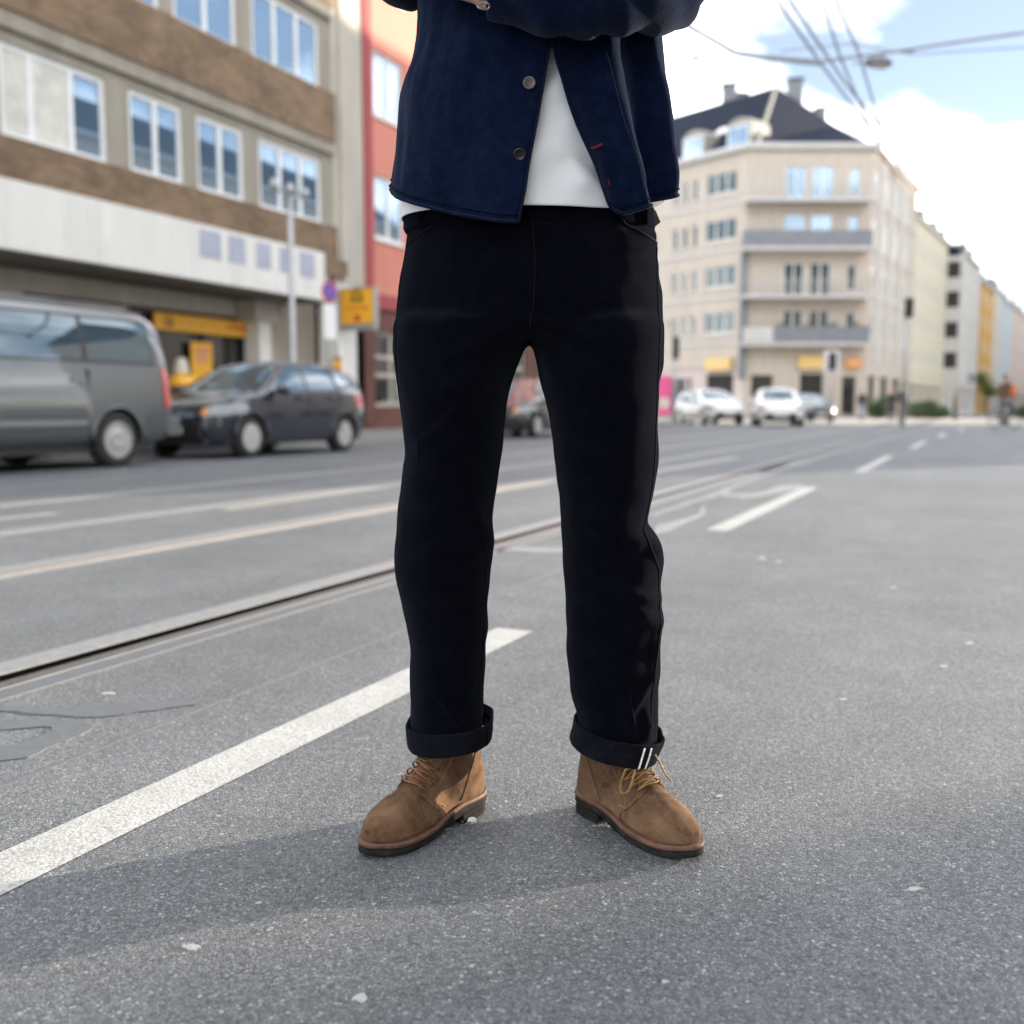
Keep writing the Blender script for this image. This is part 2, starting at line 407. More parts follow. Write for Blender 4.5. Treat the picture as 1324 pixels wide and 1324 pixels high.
WOOL_IN = mat_cloth('navy_lining', (.002,.0035,.011), (.0035,.006,.017), 800, False, .04, .92, .4, 55)
TEE = mat_cloth('white_jersey', (.72,.73,.76), (.80,.81,.83), 900, False, .05, .9, .05, 18, .03)
GREYCL = mat_cloth('grey_lining_cloth', (.20,.205,.215), (.27,.275,.28), 900, False, .1, .9, .2, 20)
BUTTON = plain('grey_horn_button', (.095,.085,.078), .35, .35, 150)
BUTTON_D = plain('black_button', (.012,.012,.014), .35)
REDTH = plain('red_thread', (.20,.012,.03), .8)
SKIN = plain('skin', (.42,.25,.18), .5, .1, 30, .1, 300, Subsurface_Weight=.08)
HAIR = plain('dark_hair', (.02,.013,.01), .6, .3, 200)
SILVER = plain('silver_links', (.30,.30,.30), .4, .1, 60, Metallic=1.0)
LEATHER = plain('brown_leather_tab', (.12,.085,.06), .6, .2, 40)
TYRE = plain('tyre_rubber', (.022,.022,.022), .8, .2, 40)
ALLOY = plain('alloy_wheel', (.55,.55,.54), .35, .1, 20, Metallic=.6)
STEELRIM = plain('steel_wheel', (.42,.42,.41), .45, .1, 20, Metallic=.4)
BLACKPL = plain('black_plastic', (.018,.018,.02), .5)
CARGLASS = mat_glass('car_glass', (.11,.17,.21), .02, 2.0, .45)
LAMPGL = plain('headlamp_glass', (.30,.32,.34), .3, .1, 20)
AMBER = plain('amber_lens', (.75,.30,.04), .3)
REDL = plain('red_lens', (.55,.015,.03), .25, .1, 20, Coat_Weight=1.0)
PLATE = plain('plate_white', (.7,.7,.68), .5)
WINGL = mat_glass('sky_tinted_window_glass', (.25,.38,.52), .015, 2.0, .65)  # blue of the reflected sky is put into the glass colour
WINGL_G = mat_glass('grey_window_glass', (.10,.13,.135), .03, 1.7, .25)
WINGL_D = mat_glass('shop_glass', (.03,.033,.032), .03, 1.6)
UPVC = plain('white_window_frame', (.78,.78,.77), .45, .05, 3)
BRICKM = mat_brick('brown_brick', (.255,.165,.098), (.178,.118,.073), (.25,.20,.15))
BRICKR = mat_brick('red_brown_brick', (.17,.065,.05), (.13,.055,.045), (.15,.10,.085))
CONC = mat_plaster('grey_beige_concrete', (.36,.325,.265), .12, .16)
CONC_L = mat_plaster('pale_concrete', (.52,.48,.41), .10, .12)
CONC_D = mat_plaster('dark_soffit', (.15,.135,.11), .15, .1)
FASCIA = mat_plaster('white_fascia', (.78,.765,.72), .06, .06)
LILAC = plain('lilac_panel', (.40,.42,.52), .35, .08, 2)
REDP = mat_plaster('salmon_plaster', (.66,.25,.185), .06, .06)
REDD = mat_plaster('crimson_edge', (.38,.085,.09), .06, .06)
YELLOW = plain('yellow_sign', (.90,.46,.04), .4, .05, 5)
SHOPB = plain('faded_yellow_board', (.72,.50,.20), .5)
SIGNDARK = plain('sign_black', (.03,.025,.02), .5)
SIGNRED = plain('sign_red', (.62,.04,.03), .5)
GALV = plain('galvanised_steel', (.42,.43,.44), .42, .15, 15, Metallic=.5)
WHITEP = plain('white_enamel', (.82,.82,.82), .4, .05, 4)
SIGNBLUE = plain('sign_blue', (.04,.10,.50), .4)
PINK = plain('pink_poster', (.85,.12,.32), .5)
STUCCO = mat_plaster('ivory_stucco', (.53,.465,.40), .06, .08)
STUCCO2 = mat_plaster('cream_stucco', (.64,.585,.46), .06, .08)
STUCCO3 = mat_plaster('rose_stucco', (.60,.50,.47), .06, .08)
STUCCO4 = mat_plaster('pale_grey_stucco', (.58,.56,.54), .06, .08)
OCHRE = mat_plaster('ochre_stucco', (.62,.36,.09), .06, .08)
BLUEST = mat_plaster('pale_blue_stucco', (.50,.58,.66), .06, .08)
SLATE = plain('slate_roof', (.024,.030,.047), .95, .2, 3, .3, 14, Specular_IOR_Level=.08)
ZINC = plain('zinc_flashing', (.30,.285,.25), .5, .1, 4)
BALC_G = plain('grey_balcony_panel', (.19,.20,.225), .6, .1, 2)
BALC_L = plain('pale_balcony_panel', (.52,.51,.50), .5, .08, 2)
CURTAIN = plain('pale_curtain', (.62,.60,.54), .7, .15, 4)
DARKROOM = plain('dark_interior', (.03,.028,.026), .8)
CARGREY = mat_car('grey_metallic_paint', (.125,.135,.14), .55, .35)
CARBLUE = mat_car('dark_blue_paint', (.006,.010,.024), .0, .2)
CARWHITE = mat_car('white_car_paint', (.78,.79,.79), 0, .3)
CARNAVY = mat_car('navy_paint', (.03,.05,.09), .3, .3)
CARBLACK = mat_car('black_car_paint', (.013,.014,.017), .2, .25)
WIRE = plain('wire_grey', (.33,.335,.38), .6)
LEAF = plain('leaf_green', (.05,.095,.03), .6, .35, 2)
LEAF2 = plain('leaf_yellow_green', (.12,.15,.035), .6, .35, 2)
BARK = plain('bark', (.09,.07,.05), .9, .3, 8)
ORANGE = plain('orange_bag', (.65,.17,.05), .6)
BROWNCL = plain('brown_jacket', (.13,.065,.04), .8)
JEANBL = plain('blue_trousers', (.20,.24,.34), .8)
DARKCL = plain('dark_clothes', (.03,.03,.04), .8)
GREYTR = plain('grey_trousers', (.12,.125,.12), .8)
PATCH1 = plain('orange_poster', (.72,.34,.14), .5)
PATCH2 = plain('pale_poster', (.70,.62,.52), .5)

# ------------------------------------------------------------------ road, track, pavement
road = struct(MB().quad((-420,-60,0),(420,-60,0),(420,900,0),(-420,900,0)).build('road', A))
def strip(name, mat, pts, z, parent=road, w=.12):          # a painted strip along a polyline (X, Y)
    mb = MB(); L = []
    for i, (x, y) in enumerate(pts):
        a = pts[max(i-1, 0)]; b = pts[min(i+1, len(pts)-1)]
        d = V((b[0]-a[0], b[1]-a[1])).normalized(); n = V((-d.y, d.x))*w/2
        L.append((V((x, y))+n, V((x, y))-n))
    for i in range(len(L)-1):
        mb.quad((*L[i][1], z), (*L[i+1][1], z), (*L[i+1][0], z), (*L[i][0], z))
    return mb.build(name, mat, parent)
for (y0, y1, x) in ((-1.6, 2.99, -1.365), (5.95, 9.55, -1.375), (12.1, 16.2, -1.20), (19.4, 23.6, -1.05), (27, 31, -.85), (35, 39, -.5)):
    strip('lane_marking', WHITE_LINE, [(x, y0), (x+.01, (y0+y1)/2), (x+.02, y1)], .0015, w=.128)
for (a, b, w) in (((-5.84, 3.6), (-5.70, 5.05), .13), ((-4.82, 5.7), (-4.94, 9.2), .13), ((-3.30, 10.9), (-3.17, 14.75), .16), ((-4.9, 12.5), (-4.8, 16), .13)):
    strip('lane_marking', SUNLIT_LINE, [a, b], .003, w=w)
for (a, b) in (((-8.52, 9.1), (-8.55, 11.2)), ((-7.95, 4.2), (-7.85, 8.15)), ((-8.5, 13.4), (-8.5, 16.4)), ((-8.5, 19), (-8.5, 23))):
    strip('parking_marking', FAINT_LINE, [a, b], .004, w=.12)
track = struct(empty('tram_track'))
def long(name, mat, x0, x1, z0, z1, y0=-6, y1=70):
    return MB().box(x0, x1, y0, y1, z0, z1).build(name, mat, track)
long('joint_filler', SEAL, -2.485, -2.372, -.03, .004); long('rail_groove', GROOVE, -2.372, -2.300, -.03, .0015)
long('rail_head', STEEL, -2.300, -2.248, -.03, .006); long('rail_edge', FAINT_LINE, -2.2475, -2.2425, -.03, .0062); long('joint_filler', BITUMEN, -2.242, -2.165, -.03, .004)
long('joint_filler', SEAL, -3.99, -3.845, -.03, .004); long('rail_head', STEEL, -3.83, -3.79, -.03, .005); long('rail_groove', SEAL, -3.775, -3.735, -.03, .002)
long('joint_filler', BITUMEN, -1.678, -1.667, -.01, .0012)
# second pair of rails, further left
for x in (-6.55, -5.1): long('joint_filler', SEAL, x-.09, x+.09, -.03, .003)
def blob(name, pts, mat, z=.003, n=6, jit=.012):
    P = []
    for i in range(len(pts)):
        p0, p1, p2, p3 = (V(pts[(i+k-1) % len(pts)]) for k in range(4))
        for j in range(n):
            t = j/n
            q = .5*((2*p1)+(p2-p0)*t+(2*p0-5*p1+4*p2-p3)*t*t+(3*p1-p0-3*p2+p3)*t**3)
            P.append((q.x+random.uniform(-jit, jit), q.y+random.uniform(-jit, jit)))
    return MB().prism(P, -.004, z).build(name, mat, road)
def gxy(x, y):
    a = (x-662)/1324; b = (662-y)/1324; fw = cos(PITCH)+b*sin(PITCH); up = -sin(PITCH)+b*cos(PITCH); k = -HC/up
    return w2(a*k, fw*k)
blob('tar_patch', [gxy(*p) for p in ((-60,915),(0,920),(60,925),(130,928),(190,920),(255,911),(185,908),(120,913),(60,917),(0,912),(-60,906))], BITUMEN, jit=.004)
blob('tar_patch', [gxy(*p) for p in ((-80,958),(0,968),(58,950),(62,941),(0,945),(-60,945),(-60,935),(20,932),(80,932),(118,938),(108,950),(70,965),(25,982),(-60,985))], BITUMEN, jit=.004)
for pts in (((640,712),(690,716),(726,715),(760,712),(726,709),(680,708)), ((850,690),(905,668),(912,655),(895,668),(850,680)), ((930,640),(985,637),(1010,628),(1040,628),(1010,636),(960,644)), ((880,652),(930,640),(960,625),(920,640)), ((985,610),(1040,600),(1045,596),(1000,603))):
    blob('tar_patch', [gxy(*p) for p in pts], SEAL, .004, 4, .02)
strip('tar_patch', SEAL, [gxy(840,668), gxy(900,648), gxy(1000,610), gxy(1100,580), gxy(1160,563)], .0035, w=.07)
for (x, y, w_, h_) in ((246,1226,24,7),(467,1291,20,11),(1182,1150,18,6),(140,897,16,3),(985,722,11,2.5),(1006,726,7,2),(1155,760,8,2),(1252,832,12,2.5),(1220,862,9,2.5),(335,1168,9,3),(700,1210,8,3),(930,1030,9,3),(1090,905,10,2.5),(610,1250,7,3),(860,1270,9,4)):
    pts = []
    for k in range(9):
        a = 2*pi*k/9; j = random.uniform(.55, 1.1); pts.append(gxy(x+w_*.62*j*cos(a), y+h_*.62*j*sin(a)))
    blob('gum_spot', pts, GUM, .0016, 3, .0012)
# pavement on the shop side, with its kerb
pave = struct(MB().box(-15.9, -11.75, -30, 46, -.05, .12).build('pavement', PAVE))
for i in range(25):
    MB().box(-11.75, -11.60, -6+i*2.0, -6+i*2.0+1.985, -.05, .125).build('kerb_stone', KERB, pave, bevel=.012)
crossing = struct(MB().quad((-60, 41, .004), (40, 49, .004), (80, 92, .004), (-90, 76, .004)).build('crossing_road', SUNLIT_ROAD))
far_pave = struct(MB().box(-70, 60, 0, 14, -.05, .13).build('far_pavement', PAVE, loc=None))
far_pave.rotation_euler = (0, 0, YAW); far_pave.location = (*w2(12, 72.5), 0)

# ------------------------------------------------------------------ buildings
def facade(mb, W_, H_, ops, depth, y=0, z0=0, u0=0):     # front wall of u, z with openings, plus reveals; front at local y
    us = sorted({u0, u0+W_, *[o[0] for o in ops], *[o[1] for o in ops]}); zs = sorted({z0, z0+H_, *[o[2] for o in ops], *[o[3] for o in ops]})
    for i in range(len(us)-1):
        for j in range(len(zs)-1):
            uc = (us[i]+us[i+1])/2; zcn = (zs[j]+zs[j+1])/2
            if any(o[0] < uc < o[1] and o[2] < zcn < o[3] for o in ops): continue
            mb.quad((us[i], y, zs[j]), (us[i+1], y, zs[j]), (us[i+1], y, zs[j+1]), (us[i], y, zs[j+1]))
    for a, b, c, d in ops:
        r = y+depth
        mb.quad((a, y, c), (a, r, c), (a, r, d), (a, y, d)); mb.quad((b, r, c), (b, y, c), (b, y, d), (b, r, d))
        mb.quad((a, r, d), (b, r, d), (b, y, d), (a, y, d)); mb.quad((a, y, c), (b, y, c), (b, r, c), (a, r, c))
    return mb
WCACHE = {}
def window(parent, a, b, c, d, y, mull=(), bars=(), fr=.09, glass=None, frame=None, mtx=None, curtain=0, sill=None):
    # opening a..b, c..d; frame with mullions (fractions of the width), each light a pane
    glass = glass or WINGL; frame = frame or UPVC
    w, h = b-a, d-c; key = (round(w, 2), round(h, 2), tuple(mull), tuple(bars), fr, glass.name, frame.name)
    if key not in WCACHE:
        m = MB(); m.box(0, fr, 0, .07, 0, h); m.box(w-fr, w, 0, .07, 0, h); m.box(fr, w-fr, 0, .07, 0, fr); m.box(fr, w-fr, 0, .07, h-fr, h)
        xs = [fr]+[f*w for f in mull]+[w-fr]
        for f in mull: m.box(f*w-fr*.6, f*w+fr*.6, .002, .068, fr, h-fr)
        for f in bars:
            for i in range(len(xs)-1):
                m.box(xs[i]+(fr*.6 if i else 0), xs[i+1]-(fr*.6 if i < len(xs)-2 else 0), .002, .068, f*h-fr*.5, f*h+fr*.5)
        panes = []
        for i in range(len(xs)-1):
            panes.append((xs[i], MB().box(0, xs[i+1]-xs[i], .035, .05, fr, h-fr).mesh('pane', glass)))
        WCACHE[key] = (m.mesh('window', frame), panes)
    me, panes = WCACHE[key]
    o = link('window', me, parent, mtx=(mtx or M())@M.Translation((a, y, c)))
    for x, pm in panes: link('pane', pm, o, loc=(x, 0, 0))
    if sill: MB().box(-.08, w+.08, -.12, .0, -.07, -.002).build('sill', sill, o)
    return o

# --- the brown brick office house with the white shop fascia; local x = +Y of the street, local y = away from the street
bb = thing('brick_building', 'brown brick house with white window frames above a broad white shop fascia', 'building', (-15.5, 0, 0), pi/2)
Y0, Y1 = -6.0, 22.95
rows = [(5.40, 7.00), (8.74, 10.34), (12.1, 13.7)]
cols = [(12.98, 15.36, (.28, .66)), (15.95, 17.45, (.5,)), (17.9, 19.44, (.5,)), (20.0, 22.5, (.33, .66))]
cols2 = [(14.4, 16.9, (.33, .66)), (17.3, 19.3, (.5,)), (19.85, 22.5, (.33, .66))]
left = [(-4.5, -2.1, (.5,)), (-1.5, .9, (.33, .66)), (1.5, 3, (.5,)), (3.6, 6, (.5,)), (6.6, 9, (.33, .66)), (9.6, 12.1, (.33, .66))]
opsC = {0: left+cols, 1: left+[(12.6, 14.0, (.5,))][:0]+cols2, 2: left+cols2}
mc = MB()
for k, (c, d) in enumerate(rows):   # pale grey-brown bands between the brick strips hold the windows
    facade(mc, Y1-Y0, d-c+.52, [(a, b, c, d) for a, b, _ in opsC[k]], .16, .06, c-.02, Y0)
mc.build('window_band', CONC, bb)
ml = MB()
for k, (c, d) in enumerate(rows): ml.box(Y0, Y1, -.05, .4, d+.22, d+.52)
ml.build('lintel_ledge', CONC, bb)
for z0, z1 in ((4.55, 5.38), (7.52, 8.72), (10.86, 12.08), (14.22, 15.6)):
    MB().box(Y0, Y1, -.10, .5, z0, z1).build('brick_band', BRICKM, bb)
for k, (c, d) in enumerate(rows):
    for a, b, mu in opsC[k]:
        wd = window(bb, a, b, c, d, .10, mu, fr=.10)
        MB().box(-.04, b-a+.04, -.16, .0, -.06, .0).build('sill', UPVC, wd)
# the light left pane of the big corner window carries a blind
for a, b in ((13.09, 13.58), (13.71, 14.48)): MB().box(a, b, .118, .130, 5.51, 6.89).build('blind', CURTAIN, bb)
mb = MB(); mb.box(Y0, Y1, .73, 9, 3.31, 15.55); mb.box(Y0, Y1, 3.2, 9, 0, 3.3); mb.box(Y0, Y1, .42, .72, 5, 15.5); mb.build('wall', CONC_D, bb)
MB().box(Y0-.1, Y1+.1, -.3, 9.1, 15.6, 15.85).build('roof', SLATE, bb)
# fascia: a row of tall white panels, the right-hand ones with lilac squares
xs = [-6, -3, 0, 3, 6, 9, 12, 14.4, 16.9, 18.35, 20.0, 21.6]
for i in range(len(xs)-1):
    MB().box(xs[i]+.006, xs[i+1]-.006, -.62, -.52, 3.36, 4.52).build('fascia_panel', FASCIA, bb, bevel=.006)
for a, b in ((17.1, 17.75), (18.0, 18.55), (18.95, 19.45), (19.78, 20.3), (20.56, 21.15)):
    MB().box(a, b, -.635, -.62, 3.85, 4.42).build('fascia_square', LILAC, bb)
MB().box(Y0, 21.6, -.52, .42, 3.30, 4.50).build('canopy', CONC_D, bb)
MB().box(21.6, 23.4, -.10, .5, 4.15, 4.55).build('canopy', BRICKM, bb)
# shop front, set back under the canopy
sf = 1.0
m = MB(); facade(m, 21.0-Y0, 3.3, [(Y0+.6, 8.8, .12, 2.9), (14.05, 20.72, .12, 2.9)], .2, sf, 0, Y0); m.build('shop_wall', CONC_L, bb)
m = MB(); m.box(14.05, 20.72, sf+.05, sf+.15, 2.78, 2.9)
for x in (14.05, 15.9, 17.25, 19.0, 19.9, 20.64): m.box(x, x+.08, sf+.05, sf+.15, .12, 2.78)
m.box(14.13, 20.64, sf+.052, sf+.148, .12, .4)
m.build('shop_frame', SIGNDARK, bb)
for a, b in ((14.13, 15.9), (15.98, 17.25), (17.33, 19.0), (19.08, 19.9), (19.98, 20.64)):
    MB().box(a, b, sf+.09, sf+.11, .4, 2.78).build('shop_pane', WINGL_D, bb)
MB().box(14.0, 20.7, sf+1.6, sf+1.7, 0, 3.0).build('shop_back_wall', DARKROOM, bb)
for x in (21.0, ): MB().box(20.42, 20.86, .5, .97, 0, 2.8).build('pillar', FASCIA, bb)
MB().box(20.2, 21.05, .425, .98, 2.8, 3.30).build('beam', CONC_L, bb)
MB().box(20.87, 22.9, .62, .72, 0, 4.1).build('side_wall', CONC, bb)
MB().box(22.9, 23.75, -.12, .5, 0, 3.95).build('pillar', FASCIA, bb)
# tall pale strip where the two houses meet
m = MB(); m.box(22.95, 24.45, .02, .6, 4.0, 15.5); m.box(23.25, 23.6, -.06, .02, 4.0, 15.5); m.build('corner_pier', CONC_L, bb)

def text_mesh(s, size, name, mat, shear=0, depth=.006):
    cu = bpy.data.curves.new('scratch', 'FONT'); cu.body = s; cu.size = size; cu.extrude = depth; cu.align_x = 'CENTER'; cu.align_y = 'CENTER'; cu.shear = shear
    o = bpy.data.objects.new('scratch', cu); C.objects.link(o); dg = bpy.context.evaluated_depsgraph_get(); dg.update()
    me = bpy.data.meshes.new_from_object(o.evaluated_get(dg)); me.name = name; bpy.data.objects.remove(o); me.materials.clear(); me.materials.append(mat); return me
def horn(mb, cx, cy, s, y0=-.008, y1=.0):      # a curled post horn drawn as a flat raised emblem in the x-z plane
    ring = [(cx+s*.42*cos(a), cy+s*.30*sin(a)) for a in [2*pi*i/16 for i in range(16)]]
    for i in range(16):
        a0, a1 = ring[i], ring[(i+1) % 16]; f = .62
        b0 = (cx+(a0[0]-cx)*f, cy+(a0[1]-cy)*f); b1 = (cx+(a1[0]-cx)*f, cy+(a1[1]-cy)*f)
        mb.quad((*[a0[0]], y0, a0[1]), (a1[0], y0, a1[1]), (b1[0], y0, b1[1]), (b0[0], y0, b0[1]))
    mb.loft([[(x, y0, z), (x, y1, z), (x, y1, z+h), (x, y0, z+h)] for x, z, h in ((cx-s*.6, cy-s*.32, s*.06), (cx+s*.2, cy-s*.32, s*.10), (cx+s*.42, cy-s*.38, s*.24))])
    mb.loft([[(x, y0, z), (x, y1, z), (x, y1, z+h), (x, y0, z+h)] for x, z, h in ((cx-s*.55, cy+s*.36, s*.05), (cx+s*.5, cy+s*.36, s*.05))])
    return mb
sb = thing('shop_sign', 'long yellow shop sign with black horn emblem over the shop windows', 'shop sign', (-16.40, 17.35, 2.42), pi/2)
MB().box(0, 3.35, 0, .06, 0, .38).build('sign_board', YELLOW, sb, bevel=.01)
horn(MB(), .42, .19, .30).build('horn_emblem', SIGNDARK, sb)
link('lettering', text_mesh('DHL', .30, 'lettering', SIGNRED, .25), sb, mtx=M.Translation((2.72, -.006, .19))@M.Rotation(pi/2, 4, 'X')@M.Diagonal((1.3, .8, 1, 1)))
sb2 = thing('shop_sign', 'shorter yellow shop sign above the van roof', 'shop sign', (-16.40, 15.0, 2.42), pi/2)
MB().box(0, 1.45, 0, .06, 0, .38).build('sign_board', YELLOW, sb2, bevel=.01)
MB().box(.02, .4, -.006, 0, .04, .34).build('pale_field', CURTAIN, sb2)
po = thing('poster', 'tall yellow poster in the dark shop window above the hatchback bonnet', 'poster', (-16.44, 18.5, 1.0), pi/2)
MB().box(0, .72, 0, .02, 0, 1.22).build('sheet', YELLOW, po); MB().box(.14, .58, -.004, 0, .75, 1.1).build('print', PATCH1, po)
cone_spots = [(17.38, 'cone-topped orange and white display column beside the van tail'), (19.72, 'cone-topped red and yellow display column above the hatchback roof')]
for i, (y, lab) in enumerate(cone_spots):
    t = thing('display_column', lab, 'display', (-16.0, y+.3, .12), pi/2, 'display columns outside the shop')
    MB().lathe([(.0, 1.70), (.10, 1.68), (.17, 1.40), (.18, 1.36)][::-1]+[(0, 1.70)], 12).build('cone', PATCH2 if i == 0 else SIGNRED, t)
    MB().lathe([(.24, 1.02), (.30, 1.12), (.26, 1.28), (.12, 1.358), (0, 1.359)], 12).build('cap', YELLOW, t)
    MB().lathe([(.2, .86), (.2, 1.018)], 12).build('neck', SIGNDARK, t)
    MB().lathe([(.24, .0), (.26, .5), (.24, .859)], 12).build('column', PATCH1 if i == 0 else YELLOW, t)
    MB().box(-.14, .14, -.275, -.262, .3, .7).build('label_plate', WHITEP, t)
MB().box(16.98, 17.3, .96, .98, .6, 1.5).build('window_poster', PATCH1, bb)

# --- salmon red house
rb = thing('red_building', 'salmon red house with crimson corner strip and brown brick ground floor', 'building', (-15.5, 24.45, 0), pi/2)
ops = []
wins = [(.5, 2.1, z, z+1.75) for z in (5.42, 8.75, 12.1)]+[(3.2, 4.9, z, z+1.75) for z in (5.42, 8.75, 12.1)]+[(6.2, 7.8, z, z+1.75) for z in (5.42, 8.75, 12.1)]+[(9.2, 10.9, z, z+1.75) for z in (5.42, 8.75, 12.1)]
m = MB(); facade(m, 12-.35, 11.9, wins, .14, .0, 3.9, .35); m.box(.35, 12, .3, 9, 3.9, 15.8); m.build('wall', REDP, rb)
MB().box(-.02, .36, -.05, .5, 3.9, 15.8).build('corner_strip', REDD, rb)
for a, b, c, d in wins: window(rb, a, b, c, d, .06, (.5,), fr=.10, sill=UPVC)
gops = [(.55, 2.6, .75, 2.9), (3.4, 6.4, .75, 2.9), (7.4, 11.2, .75, 2.9)]
m = MB(); facade(m, 12, 3.5, gops, .2, .08, 0, 0); m.build('brick_base', BRICKR, rb)
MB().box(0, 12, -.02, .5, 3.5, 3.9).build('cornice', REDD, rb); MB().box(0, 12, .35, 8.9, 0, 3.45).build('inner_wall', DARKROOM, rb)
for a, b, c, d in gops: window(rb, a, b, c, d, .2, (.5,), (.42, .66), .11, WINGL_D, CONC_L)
MB().box(-.1, 12.1, -.3, 9.1, 15.8, 16.1).build('roof', SLATE, rb)
# next houses along the same side, glimpsed behind the person
def row_house(name, label, W_, H_, wallm, loc, rz, nu, nz, base=None, z1=4.4, fh=3.3, wh=1.7, ww=1.2, roof_h=3, dep=10, sim=False, group=None, curtains=False):
    t = thing(name, label, 'building', loc, rz, group)
    ops = []
    for i in range(nu):
        for j in range(nz):
            u = W_*(i+.5)/nu; z = z1+j*fh; ops.append((u-ww/2, u+ww/2, z, z+wh))
    gp = [(W_*(i+.5)/nu-W_/nu*.36, W_*(i+.5)/nu+W_/nu*.36, .4, 2.9) for i in range(nu)]
    m = MB(); facade(m, W_, H_-3.6, ops, .16, 0, 3.6, 0)
    m.quad((0, 0, 3.6), (0, dep, 3.6), (0, dep, H_), (0, 0, H_)); m.quad((W_, dep, 3.6), (W_, 0, 3.6), (W_, 0, H_), (W_, dep, H_)); m.quad((W_, dep, 0), (0, dep, 0), (0, dep, H_), (W_, dep, H_))
    m.box(.1, W_-.1, .5, .6, 3.6, H_)
    m.build('wall', wallm, t)
    m = MB(); facade(m, W_, 3.6, gp, .2, .04, 0, 0); m.quad((0, .04, 0), (0, dep, 0), (0, dep, 3.6), (0, .04, 3.6)); m.quad((W_, dep, 0), (W_, .04, 0), (W_, .04, 3.6), (W_, dep, 3.6)); m.build('ground_floor', base or wallm, t)
    for a, b, c, d in gp: window(t, a, b, c, d, .2, (.5,), (), .09, WINGL_D, BALC_L)
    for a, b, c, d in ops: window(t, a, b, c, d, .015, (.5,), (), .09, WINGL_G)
    MB().box(-.02, W_+.02, -.25, .3, H_, H_+.3).build('cornice', BALC_L, t)
    m = MB(); m.loft([[(0, -.2, H_+.3), (0, dep+.2, H_+.3), (0, dep/2, H_+roof_h)], [(W_, -.2, H_+.3), (W_, dep+.2, H_+.3), (W_, dep/2, H_+roof_h)]]); m.build('roof', SLATE, t)
    return t
row_house('town_house', 'pale house next to the salmon red house, seen between the legs', 9, 15, STUCCO4, (-15.5, 36.6, 0), pi/2, 3, 3, CONC_D)

# --- houses across the street, out of frame on the right: they shade the road, a gap between them lets one band of low sun through
row_house('town_house', 'long cream house across the street on the near side of the gap', 34, 14.5, STUCCO2, (11, 4.0, 0), -pi/2, 10, 3, roof_h=2.4, dep=9)
row_house('town_house', 'long ivory house across the street beyond the second gap', 34.7, 14.5, STUCCO, (11, 71.4, 0), -pi/2, 9, 3, roof_h=3.6, dep=9)

row_house('town_house', 'unseen rose house added behind the gap across the street to shade the road', 22, 13, STUCCO3, (25, 30.70, 0), -pi/2, 6, 3, roof_h=1, dep=10)  # unseen, added so its edge casts soft shade on the near road

# --- corner house beyond the crossing, in its own frame: x right, y away
cb_ = thing('corner_building', 'ivory five storey corner house with slate roof and stacked balconies beyond the crossing', 'building', (*w2(21, 76), 0), YAW)
ZB = [5.4, 8.8, 12.2, 15.6]; EAVE = 19.4
LW, RW = 24, 18
ML = M.Translation((-4-.624*LW, .781*LW, 0))@M.Rotation(math.atan2(-.781, .624), 4, 'Z')
MR = M.Translation((5, 0, 0))@M.Rotation(math.atan2(.857, .515), 4, 'Z')
# middle face
ops = [(x0, x1, z+.05, z+2.45) for z in ZB for x0, x1 in ((-1.2, .3), (.7, 2.25))]+[(3.4, 4.15, z+.4, z+2.3) for z in ZB]
gops = [(-3.4, -1.8, .2, 3.1), (.2, 1.9, .2, 3.2), (3.3, 4.3, .2, 3)]
m = MB(); facade(m, 9, EAVE, ops+gops, .2, 0, 0, -4); m.build('wall', STUCCO, cb_)
for a, b, c, d in ops: window(cb_, a, b, c, d, .12, (.5,) if b-a > 1 else (), (), .10, WINGL if c > 12 else WINGL_G)  # upper floors take the pane colour that holds the sky reflection
for a, b, c, d in gops: window(cb_, a, b, c, d, .16, (.5,), (), .09, DARKROOM if a == .2 else WINGL_D, SIGNDARK)
for z, kind in zip(ZB, (0, 1, 2, 3)):
    bm_ = MB().box(-4.3, 4.75, -1.35, -.005, z-.25, z).build('balcony', BALC_L, cb_)
    if kind in (0, 2):
        m = MB(); m.box(-4.3, 4.75, -1.36, -1.28, z, z+1.15); m.box(-4.3, -4.22, -1.28, 0, z, z+1.15); m.box(4.67, 4.75, -1.28, 0, z, z+1.15); m.build('parapet', BALC_G, bm_)
        if kind == 0: MB().box(-4.32, -2.2, -1.40, -1.365, z+.02, z+1.1).build('parapet_panel', BALC_L, bm_)
    else:
        m = MB(); m.box(-4.3, 4.75, -1.34, -1.30, z+1.0, z+1.05)
        for i in range(46): m.box(-4.28+i*.2, -4.25+i*.2, -1.335, -1.305, z, z+1.0)
        m.build('railing', GALV, bm_)
    if kind == 0:
        for x in (-1.6, .4, 2.0, 3.7):
            pl = MB(); 
            for _ in range(60):
                c = V((x+random.gauss(0, .22), -1.3+random.gauss(0, .07), z+1.25+random.gauss(0, .09))); s_ = .09
                pl.add([c+V((random.uniform(-s_, s_), random.uniform(-s_, s_), random.uniform(-s_, s_))) for _ in range(3)], [(0, 1, 2)])
            pl.build('balcony_plants', LEAF, bm_)
MB().box(-4.35, -3.85, -.25, -.02, 2.8, 12.0).build('downpipe_casing', BALC_G, cb_)
for k, (x0, x1, z0, z1, mt) in enumerate(((.0, 1.9, 3.55, 4.5, YELLOW), (3.5, 4.6, 3.6, 4.3, PATCH1))):
    MB().box(x0, x1, -.35, -.02, z0, z1).build('shop_board', SHOPB if mt is YELLOW else mt, cb_)
